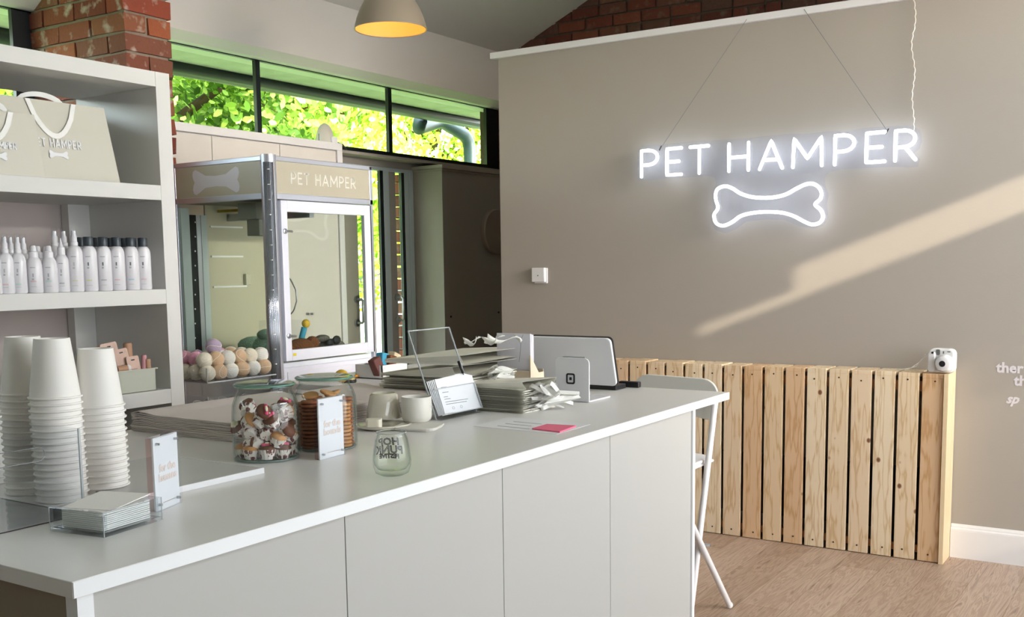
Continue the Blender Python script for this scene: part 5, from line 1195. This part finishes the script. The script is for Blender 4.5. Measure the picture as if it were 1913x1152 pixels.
def ribbon(t, start, n, spread, seed, w=0.016, down=0.0):
    g = random.Random(seed); s0 = Vector(start); P = [s0, s0+Vector((0.03,0.0,0.012))]
    for i in range(n):
        P.append(Vector((spread[0]+g.uniform(-1,1)*spread[3], spread[1]+g.uniform(-1,1)*spread[4], max(CT+0.009, spread[2]+g.uniform(-1,1)*spread[5]))))
    P.append(s0+Vector((0.025,0.05,0.006))); P.append(s0+Vector((0,0.055,0)))
    Q = catmull(P); ax = Vector((g.uniform(-1,1), g.uniform(-1,1), g.uniform(0.2,1))).normalized(); NN = []
    for i in range(len(Q)):
        d = (Q[min(i+1,len(Q)-1)]-Q[max(i-1,0)]).normalized(); ax2 = (ax+0.5*Vector((math.sin(i*0.13+seed), math.cos(i*0.11), math.sin(i*0.09))))
        nn = d.cross(ax2); nn = nn.normalized() if nn.length > 0.05 else Vector((0,0,1)); NN.append(nn if not NN or nn.dot(NN[-1]) > 0 else -nn)
    for _ in range(3): NN = [NN[0]]+[(NN[i-1]+NN[i]+NN[i+1]).normalized() for i in range(1,len(NN)-1)]+[NN[-1]]
    MB().strip(Q, NN, w, 0.0003).build('ribbon_handle', MT['ribbon'], t, smooth='auto')
# pile B (near, right): +X long side towards the counter front
bx0, bx1, byy0, byy1 = -1.95, -1.72, 2.52, 2.74
bc = Vector((-1.835, 2.785, 0)); nB = 12; hB = 0.0036
for i in range(nB):
    z = CT+0.0004+i*(hB+0.0030); j = nB-i
    lab = 'folded greige gift bag, %s of the pile with the big ribbon heap' % ('topmost' if j == 1 else ORD[j]+' from the top')
    t = flat_bag((bc.x+rnd.uniform(-.006,.006), bc.y+rnd.uniform(-.006,.006), z), rnd.uniform(-.03,.03), 0.205, 0.26, hB, lab, open_=0.022 if i == nB-1 else 0)
    ribbon(t, (bc.x+0.12, bc.y-0.02+rnd.uniform(-.03,.04), z+0.003), 4, (-1.66+0.01*math.sin(i), 2.80-i*0.003, 0.975+i*0.0045, 0.06, 0.095-i*0.003, 0.022+i*0.0008), i+3, 0.0135)
# pile A (behind, larger)
ac = Vector((-2.15, 2.97, 0)); nA = 14; hA = 0.0042
for i in range(nA):
    z = CT+0.0004+i*(hA+0.0030); j = nA-i
    lab = 'folded greige gift bag, %s of the larger pile behind the acrylic holder' % ('topmost and gaping' if j == 1 else ORD[j]+' from the top')
    t = flat_bag((ac.x+rnd.uniform(-.012,.012), ac.y+rnd.uniform(-.01,.01), z), rnd.uniform(-.05,.05), 0.50, 0.30, hA, lab, open_=0.032 if i == nA-1 else 0)
    if i % 2 == 0: ribbon(t, (ac.x+0.145, ac.y-0.06+rnd.uniform(-.05,.05), z+0.004), 3, (-1.945, 2.92, 1.035+i*0.001, 0.03, 0.085, 0.025), i+40, 0.015)
t = flat_bag((ac.x-0.0, ac.y+0.015, CT+0.0008+nA*(hA+0.0030)+0.031), 0.06, 0.50, 0.30, 0.012, 'gaping folded gift bag with ribbon loops lying on top of the larger pile', open_=0.02)
for sd, st_ in ((71,(-2.02,2.98,1.118)),(74,(-2.0,3.04,1.118)),(77,(-2.05,2.90,1.118))): 
    P = [Vector(st_)+Vector((0.05*math.sin(a*0.42+sd), 0.055*a/6-0.04, 0.004+0.040*abs(math.sin(a*0.55+sd)))) for a in range(12)]
    for _ in range(2): P = [P[0]]+[(P[i-1]+P[i]*2+P[i+1])/4 for i in range(1,len(P)-1)]+[P[-1]]
    MB().strip(P, [(math.sin(i*0.5), 0.3, math.cos(i*0.4)+0.4) for i in range(12)], 0.017, 0.0004).build('ribbon_handle', MT['ribbon'], t, smooth=True)

# ------------------------------------------------------------------ leaflet holder, forms and pen
ha, hb2 = onz(815,785,CT), onz(893,769,CT)
t = thing('leaflet_holder', 'slanted clear acrylic leaflet holder in front of the bag piles', 'leaflet holder', (-1.88, 2.56, CT))
ta, tb = ony(762,618,ha.y), ony(850,611,hb2.y)
xa = -1.862; slp = Vector((ta.x-xa, 0, ta.z-CT)).normalized(); Lh = math.hypot(ta.x-xa, ta.z-CT)
Fh = frame((xa, ha.y, CT+0.001), (0,1,0), slp); wh = hb2.y-ha.y
m = MB().at(Fh); m.box(0,wh,0,Lh,-0.003,0); m.build('back_sheet', MT['clear'], t)
m = MB().at(Fh)
for a, b_, c, d in ((0,0.003,0,Lh),(wh-0.003,wh,0,Lh)): m.box(a,b_,c,d,-0.0034,0.0004)
m.box(0,wh,Lh-0.003,Lh,-0.0034,0.0004); m.build('sheet_edge', edge, t)
m = MB().at(Fh); m.box(0.0,wh,0.006,0.088,0.024,0.027); m.box(0,0.003,0.006,0.088,0,0.024); m.box(wh-0.003,wh,0.006,0.088,0,0.024); m.box(0,wh,0.004,0.007,0,0.027); m.build('pocket', MT['clear'], t)
m = MB().at(Fh); m.box(0,wh,0.086,0.0885,0.0235,0.0275); m.box(wh-0.003,wh,0.006,0.088,0.0235,0.0275); m.box(0,wh,0.005,0.0075,0.0235,0.0275); m.build('pocket_edge', edge, t)
MB().box(xa-0.07, xa+0.02, ha.y, hb2.y, CT+0.0003, CT+0.003).build('foot_sheet', MT['clear'], t)
for i in range(6):
    Fp = Fh @ Matrix.Translation((0.014+0.003*(5-i)*0+0.012*(i/5), 0.010, 0.004+0.0032*i)) @ Matrix.Rotation(R(-1.5+0.9*(5-i)),4,'Z')
    m = MB().at(Fp); m.box(-0.004,0.186,0,0.108,0,0.0008); f_ = m.build('form', MT['card'])
    tag(f_, 'white printed form, %s in the acrylic leaflet holder' % ('frontmost' if i == 5 else ORD[6-i]+' from the front'), 'form', 'forms in the leaflet holder')
    if i == 5:
        for j, (w1, y_) in enumerate(((0.030,0.080),(0.030,0.064),(0.020,0.050),(0.030,0.043),(0.115,0.034),(0.105,0.027))):
            m = MB().at(Fp); m.box(0.014,0.014+w1,y_,y_+0.0016,0.0009,0.0012); m.build('printed_line', MT['printg'], f_)
        for x_ in (0.045,0.085):
            m = MB().at(Fp); m.tube([(x_+0.005*math.cos(a*math.pi/8),0.014+0.004*math.sin(a*math.pi/8),0.001) for a in range(16)],0.0004,4,closed=True); m.build('tick_circle', MT['printg'], f_)
p_ = thing('ballpoint_pen', 'black ballpoint pen standing in the acrylic leaflet holder', 'pen', (-1.87, hb2.y-0.02, CT+0.04))
m = MB().at(Fh); m.tube([(wh-0.018,0.05,0.012),(wh-0.024,0.125,0.012)], 0.0035, 8); m.build('barrel', MT['clear'], p_, smooth=True)
m = MB().at(Fh); m.tube([(wh-0.024,0.125,0.012),(wh-0.028,0.165,0.012)], 0.0042, 8); m.build('cap', MT['blackp'], p_, smooth=True)
m = MB().at(Fh); m.tube([(wh-0.018,0.045,0.012),(wh-0.024,0.125,0.012)], 0.0016, 6); m.build('ink_refill', MT['blackp'], p_)

# ------------------------------------------------------------------ envelope box
ea, eb = ony(920,622,3.05), ony(988,625,3.05)
t = thing('magazine_file', 'beige card file holding a tall white envelope beside the till', 'file box', (-1.93, 3.08, CT))
ex0, ex1, ey = -2.092, -1.938, 3.10
m = MB(); m.box(ex0,ex1,ey,ey+0.004,CT,CT+0.085); m.box(ex0,ex1,ey,ey+0.09,CT,CT+0.004); m.box(ex0,ex1,ey+0.086,ey+0.09,CT,CT+0.085)
m.build('file_body', mat('beige_card','#c9b9a2',0.7), t, bevel=0.001)
m = MB().at(Matrix(((0,0,1,ex1-0.003),(1,0,0,ey),(0,1,0,CT),(0,0,0,1)))); m.prism([(0,0),(0.09,0),(0.09,0.075),(0.055,0.075),(0.0,0.14)], 0, 0.004); m.build('file_side', mat('pale_beige_card','#ddcfb8',0.7), t)
for i in range(3):
    yy = ey+0.012+i*0.008; o = MB().box(ex0+0.006, ex1-0.006, yy, yy+0.006, CT+0.005, ony(955,623,3.1).z-0.002*i).build('envelope', mat('lilac_white_paper','#e4e2ec',0.6), bevel=0.001)
    tag(o, ['tall white envelope with a curved flap, front of the beige file','tall white envelope in the middle of the beige file','tall white envelope at the back of the beige file'][i], 'envelope', 'envelopes in the beige file')
    if i == 0:
        m = MB(); zt_e = ony(955,623,3.1).z; m.tube([(ex1-0.035,yy-0.0003,zt_e-0.002),(ex1-0.045,yy-0.0003,zt_e-0.02),(ex1-0.048,yy-0.0003,zt_e-0.06),(ex1-0.054,yy-0.0003,zt_e-0.10)], 0.0006, 4); m.build('flap_edge', MT['printg'], o)

# ------------------------------------------------------------------ tablet till on its stand, black base
YT = 3.33
tb_ = thing('tablet_till', 'white-backed tablet till tilted on an angled stand, black screen edge', 'till', (-1.86, YT, CT))
BR = ony(1158,722,YT); BL = ony(1010,722,YT); TR = ony(1146,633,YT-0.05); TL = ony(990,629,YT-0.05)
v_ = (TR-BR); v_.x = 0; hT = v_.length; wT = 0.335; Ft = frame(((BR.x+BL.x)/2-0.008, YT, CT+0.022), (1,0,0), v_)
sh = [(a, b+hT/2) for a, b in rrect(wT, hT, 0.018, 6)]
m = MB().at(Ft); m.prism(sh, 0.0, 0.012); m.build('back_shell', mat('till_white','#e6e6ea',0.25,coat=0.5), tb_, bevel=0.004, seg=3)
m = MB().at(Ft); m.prism([(a*1.012, (b-hT/2)*1.02+hT/2) for a, b in sh], -0.007, -0.0005); m.build('screen_bezel', MT['blackp'], tb_, bevel=0.001)
MB().box((BR.x+BL.x)/2-0.10, (BR.x+BL.x)/2+0.14, YT+0.02, YT+0.10, CT+0.0005, CT+0.018).build('base', MT['blackp'], tb_, bevel=0.003)
m = MB().at(Ft); m.box(-0.03,0.05,0.02,0.05,-0.03,-0.006); m.build('neck', MT['blackp'], tb_)
tag(MB().box(BR.x-0.07, BR.x+0.012, YT+0.125, YT+0.15, CT+0.0005, CT+0.022).build('black_hub', MT['blackp'], bevel=0.004), 'small black box standing behind the lower right corner of the tablet till', 'hub')
cs = thing('card_reader_stand', 'small white bent stand with a black square emblem in front of the till', 'stand', (-1.72, 3.03, CT))
sb = onz(1100,752,CT); ys2 = sb.y; sx0, sx1 = sb.x-0.128, sb.x+0.002; zts = ony(1066,668,ys2).z
wst = mat('stand_white','#ececf0',0.25,coat=0.5)
m = MB().at(frame(((sx0+sx1)/2, ys2, CT), (1,0,0), (0,0,1))); hh_ = zts-CT
P = [(-0.064,0.001),(0.064,0.001),(0.064,hh_-0.016)]+[(0.048+0.016*math.cos(R(a)), hh_-0.016+0.016*math.sin(R(a))) for a in range(0,91,15)]+[(-0.048-0.016*math.sin(R(a)), hh_-0.016+0.016*math.cos(R(a))) for a in range(0,91,15)]
m.prism(P, -0.006, 0); m.build('upright', wst, cs, bevel=0.002)
MB().box(sx0, sx1, ys2+0.006, ys2+0.15, CT+0.0005, CT+0.0065).build('foot', wst, cs, bevel=0.002)
MB().box(sx0+0.025, sx1-0.02, ys2+0.008, ys2+0.02, zts-0.012, zts+0.003).build('reader_edge', MT['steel'], cs, bevel=0.001)
lc = ony(1066, 707, ys2)
m = MB().at(frame((lc.x, ys2-0.0003, lc.z), (1,0,0), (0,0,1)))
o_, i_ = rrect(0.033,0.036,0.007,5), rrect(0.022,0.025,0.003,5)
nn_ = len(o_); m.add([(a,b,0) for a,b in o_]+[(a,b,0) for a,b in i_]+[(a,b,0.0008) for a,b in o_]+[(a,b,0.0008) for a,b in i_],
   [(k, (k+1)%nn_, nn_+(k+1)%nn_, nn_+k) for k in range(nn_)]+[(2*nn_+k, 2*nn_+(k+1)%nn_, 3*nn_+(k+1)%nn_, 3*nn_+k) for k in range(nn_)]+[(k,(k+1)%nn_,2*nn_+(k+1)%nn_,2*nn_+k) for k in range(nn_)]+[(nn_+k,nn_+(k+1)%nn_,3*nn_+(k+1)%nn_,3*nn_+k) for k in range(nn_)])
m.build('emblem_ring', MT['blackp'], cs)
m = MB().at(frame((lc.x, ys2-0.0003, lc.z), (1,0,0), (0,0,1))); m.prism(rrect(0.009,0.010,0.0015,3), 0, 0.0008); m.build('emblem_square', MT['blackp'], cs)

# paper sheet and pink sticky note
qd = [onz(*p, CT) for p in ((885,796),(950,779),(1103,793),(1040,811))]
ps = MB().prism([(p.x,p.y) for p in qd], CT+0.0003, CT+0.0008).build('paper_sheet', MT['card'], origin=(qd[0].x,qd[0].y,CT)); tag(ps, 'white printed sheet lying flat on the counter near its front edge', 'paper sheet')
uu = (qd[2]-qd[1]).normalized(); vv_ = (qd[0]-qd[1]).normalized()
for j in range(3):
    a = qd[1]+uu*0.06+vv_*(0.07+0.045*j); m = MB().at(frame((a.x,a.y,CT+0.0009), uu, (-uu.y,uu.x,0))); m.box(0,[0.10,0.09,0.11][j],0,0.003,0,0.0003); m.build('printed_line', MT['printg'], ps)
m = MB(); qn = [onz(*p, CT+0.004) for p in ((994,800),(1022,792),(1076,795),(1046,806))]; m.prism([(p.x,p.y) for p in qn], CT+0.001, CT+0.005)
tag(m.build('sticky_notes', MT['pink']), 'pad of bright pink sticky notes on the white printed sheet', 'sticky notes')

# ------------------------------------------------------------------ small things between counter and machine
stn = thing('side_table', 'white table mostly hidden behind the counter, in front of the claw machine', 'table', (-3.0, 3.35, 0))
MB().box(-3.24, -2.62, 3.16, 4.4, 0.90, 0.925).build('table_top', MT['white'], stn, bevel=0.002)
for x in (-3.21, -2.65):
    for y in (3.19, 4.37): MB().box(x-0.02, x+0.02, y-0.02, y+0.02, 0, 0.90).build('leg', MT['white'], stn)
TZ = 0.925
p = onz(638,702,TZ+0.03); t = tag(MB().at(Matrix.Translation((p.x,p.y,TZ+0.03))).sphere((0,0,0),0.029,16,(1,1,0.95)).build('yellow_ball', MT['coin'], smooth=True), 'yellow ball just behind the biscuit jar lid', 'ball')
p = onz(654,709,TZ+0.012); t = thing('badge', 'black-edged badge with a yellow face on the side table', 'badge', (p.x,p.y,TZ))
MB().lathe([(0.025,0),(0.027,0.006),(0.025,0.014)],24).build('badge_rim', MT['blackp'], t, smooth='auto', world=False); MB().lathe([(0.020,0.014),(0.018,0.018)],24).build('badge_face', mat('pale_yellow','#e6d27a',0.5), t, world=False)
p = onz(668,701,TZ+0.01); m = MB().at(Matrix.Translation((p.x,p.y,TZ)) @ Matrix.Rotation(0.5,4,'Z')); m.sphere((0,0,0.010),0.011,12,(1,4,0.8)); m.sphere((0,0.035,0.015),0.012,10,(1.4,1.0,0.7))
tag(m.build('orange_toy', MT['orange'], smooth=True), 'slim orange rubber toy on the side table', 'toy')
bx = onx(715,705,-2.95); 
t = thing('treat_box', 'white box of brown packaged treats beside the claw machine', 'treat box', (-2.95, bx.y+0.10, TZ))
y0b, y1b = onx(714,700,-2.9).y, onx(762,696,-2.9).y; z1b = TZ+0.06
tray(MB(), -3.05, -2.9, y0b, y1b, TZ+0.0005, z1b, 0.004).build('box_body', MT['white'], t)
TB = [(-2.93,0.15,mat('dark_red_pack','#6b3a34',0.5),'dark red'),(-2.95,0.33,MT['blue'],'turquoise'),(-2.94,0.50,MT['plush1'],'brown'),(-2.96,0.68,mat('cream_pack','#d9c9a8',0.5),'cream'),(-2.98,0.85,mat('rust_pack','#94492c',0.5),'rust-brown')]
for i, (x, fy, mt_, cn) in enumerate(TB):
    yy = y0b+(y1b-y0b)*fy; m = MB().at(Matrix.Translation((x,yy,TZ+0.012)) @ Matrix.Rotation(R(rnd.uniform(-25,25)),4,'X') @ Matrix.Rotation(R(rnd.uniform(-12,12)),4,'Y')); m.prism([(a,b+0.045) for a,b in rrect(0.03,0.085,0.006,3)], -0.018, 0.018) if False else m.box(-0.02,0.02,-0.024,0.024,0,0.085+0.012*(i%2))
    tag(m.build('treat_packet', mt_, bevel=0.006, seg=3), '%s treat packet standing in the white treat box' % cn, 'treat packet', 'treat packets in the white box')

# ------------------------------------------------------------------ acrylic bins of tennis balls
bx1_, zb1 = -3.262, 0.955
yl, yr2 = onx(387,716,bx1_).y, onx(516,700,bx1_).y
bs = thing('ball_bin', 'two-tier clear acrylic bin of dog balls between the shelf unit and claw machine', 'ball bin', (-3.43, (yl+yr2)/2, 0))
xb_ = -3.60 ; yl2 = yl
MB().box(xb_+0.01, bx1_-0.01, yl+0.01, yr2-0.01, 0, 0.74).build('pedestal', MT['white'], bs, bevel=0.003)
def bin_(z0, z1, z2):
    m = MB(); m.box(xb_, bx1_, yl, yr2, z0, z0+0.004); m.box(bx1_-0.003, bx1_, yl, yr2, z0, z1); m.box(xb_, bx1_, yl, yl+0.003, z0, z1); m.box(xb_, bx1_, yr2-0.003, yr2, z0, z1); m.box(xb_, xb_+0.003, yl, yr2, z0, z2); m.build('bin_tray', MT['clear'], bs)
    m = MB(); m.box(bx1_-0.003, bx1_+0.0008, yl-0.0008, yl+0.003, z0, z1); m.build('bin_edge', mat('grey_acrylic_edge','#a3a5a3',0.3), bs)
    m = MB(); m.box(bx1_-0.003, bx1_+0.0008, yl, yr2, z0-0.001, z0+0.0045); m.build('bin_edge', edge, bs)
bin_(zb1, zb1+0.06, zb1+0.12); bin_(0.742, 0.90, 0.93)
seam_ = mat('cream_seam','#f0e6d2',0.6)
bcol = {'cream': mat('cream_felt','#e6dfcc',0.85,bump=0.3,bscale=180), 'tan': mat('tan_felt','#d6b795',0.85,bump=0.3,bscale=180), 'white': mat('white_felt','#e9e9e1',0.85,bump=0.3,bscale=180), 'pink': mat('pink_felt','#e3a3bd',0.85,bump=0.3,bscale=180), 'lilac': mat('lilac_felt','#bcabc4',0.85,bump=0.3,bscale=180), 'mint': mat('mint_felt','#b9c9c2',0.85,bump=0.3,bscale=180), 'grey': mat('grey_felt','#b5b5b5',0.85,bump=0.3,bscale=180)}
BP = {}
def ball(c, loc, lab, grp):
    rot = (rnd.uniform(0,6), rnd.uniform(0,6), rnd.uniform(0,6))
    if c not in BP:
        t = thing('tennis_ball', lab, 'ball', loc, 0, grp); t.rotation_euler = rot
        MB().sphere((0,0,0), 0.0325, 24).build('felt', bcol[c], t, smooth=True, world=False)
        P = []
        for i in range(48):
            a = 2*math.pi*i/48; v = Vector((0.75*math.cos(a)+0.25*math.cos(3*a), 0.75*math.sin(a)-0.25*math.sin(3*a), 2*math.sqrt(0.75*0.25)*math.sin(2*a))).normalized()*0.0323; P.append(v)
        MB().tube(P, 0.0013, 6, closed=True).build('seam', seam_, t, smooth=True, world=False); BP[c] = t
    else:
        o = dup(BP[c], loc, rot, lab); o['group'] = grp
seq = {(0,0):'cream tan white tan white tan', (0,1):'cream cream tan cream white cream', (0,2):'cream pink cream tan white tan', (0,3):'white cream tan cream pink white',
       (1,0):'cream tan white tan cream white', (1,1):'pink mint white tan cream', (1,2):'pink lilac mint pink cream'}
for (lv, rw), s_ in seq.items():
    cs_ = s_.split(); n = len(cs_)
    for k, c in enumerate(cs_):
        st_ = (yr2-yl-0.070)/5.0; y = yl+0.0352+st_*(k+(0.5 if lv and n == 5 else 0.0)); x = bx1_-0.037-0.066*rw-(0.033 if lv and rw else (0.015 if lv else 0)); z = zb1+0.0045+0.0325+(0.050 if lv else 0)
        nm = ['front','second','third','rear'][rw]
        ball(c, (x,y,z), '%s tennis ball, %s from left, %s row, %s layer, upper bin' % (c, ORD[k+1], nm, 'top' if lv else 'bottom'), 'tennis balls in the upper acrylic bin')
ball('lilac', (bx1_-0.085, yl+0.115, zb1+0.0045+0.0325+0.098), 'lilac tennis ball perched highest on the heap in the upper bin', 'tennis balls in the upper acrylic bin')
for rw in range(2):
    for lv in range(2):
        for k in range(5):
            ball('grey', (bx1_-0.042-0.068*rw, yl+0.037+0.0665*k, 0.742+0.0045+0.0327+0.0655*lv), 'grey tennis ball, %s from left, %s row, %s layer, lower bin' % (ORD[k+1], ['front','rear'][rw], ['bottom','top'][lv]), 'grey tennis balls in the lower acrylic bin')
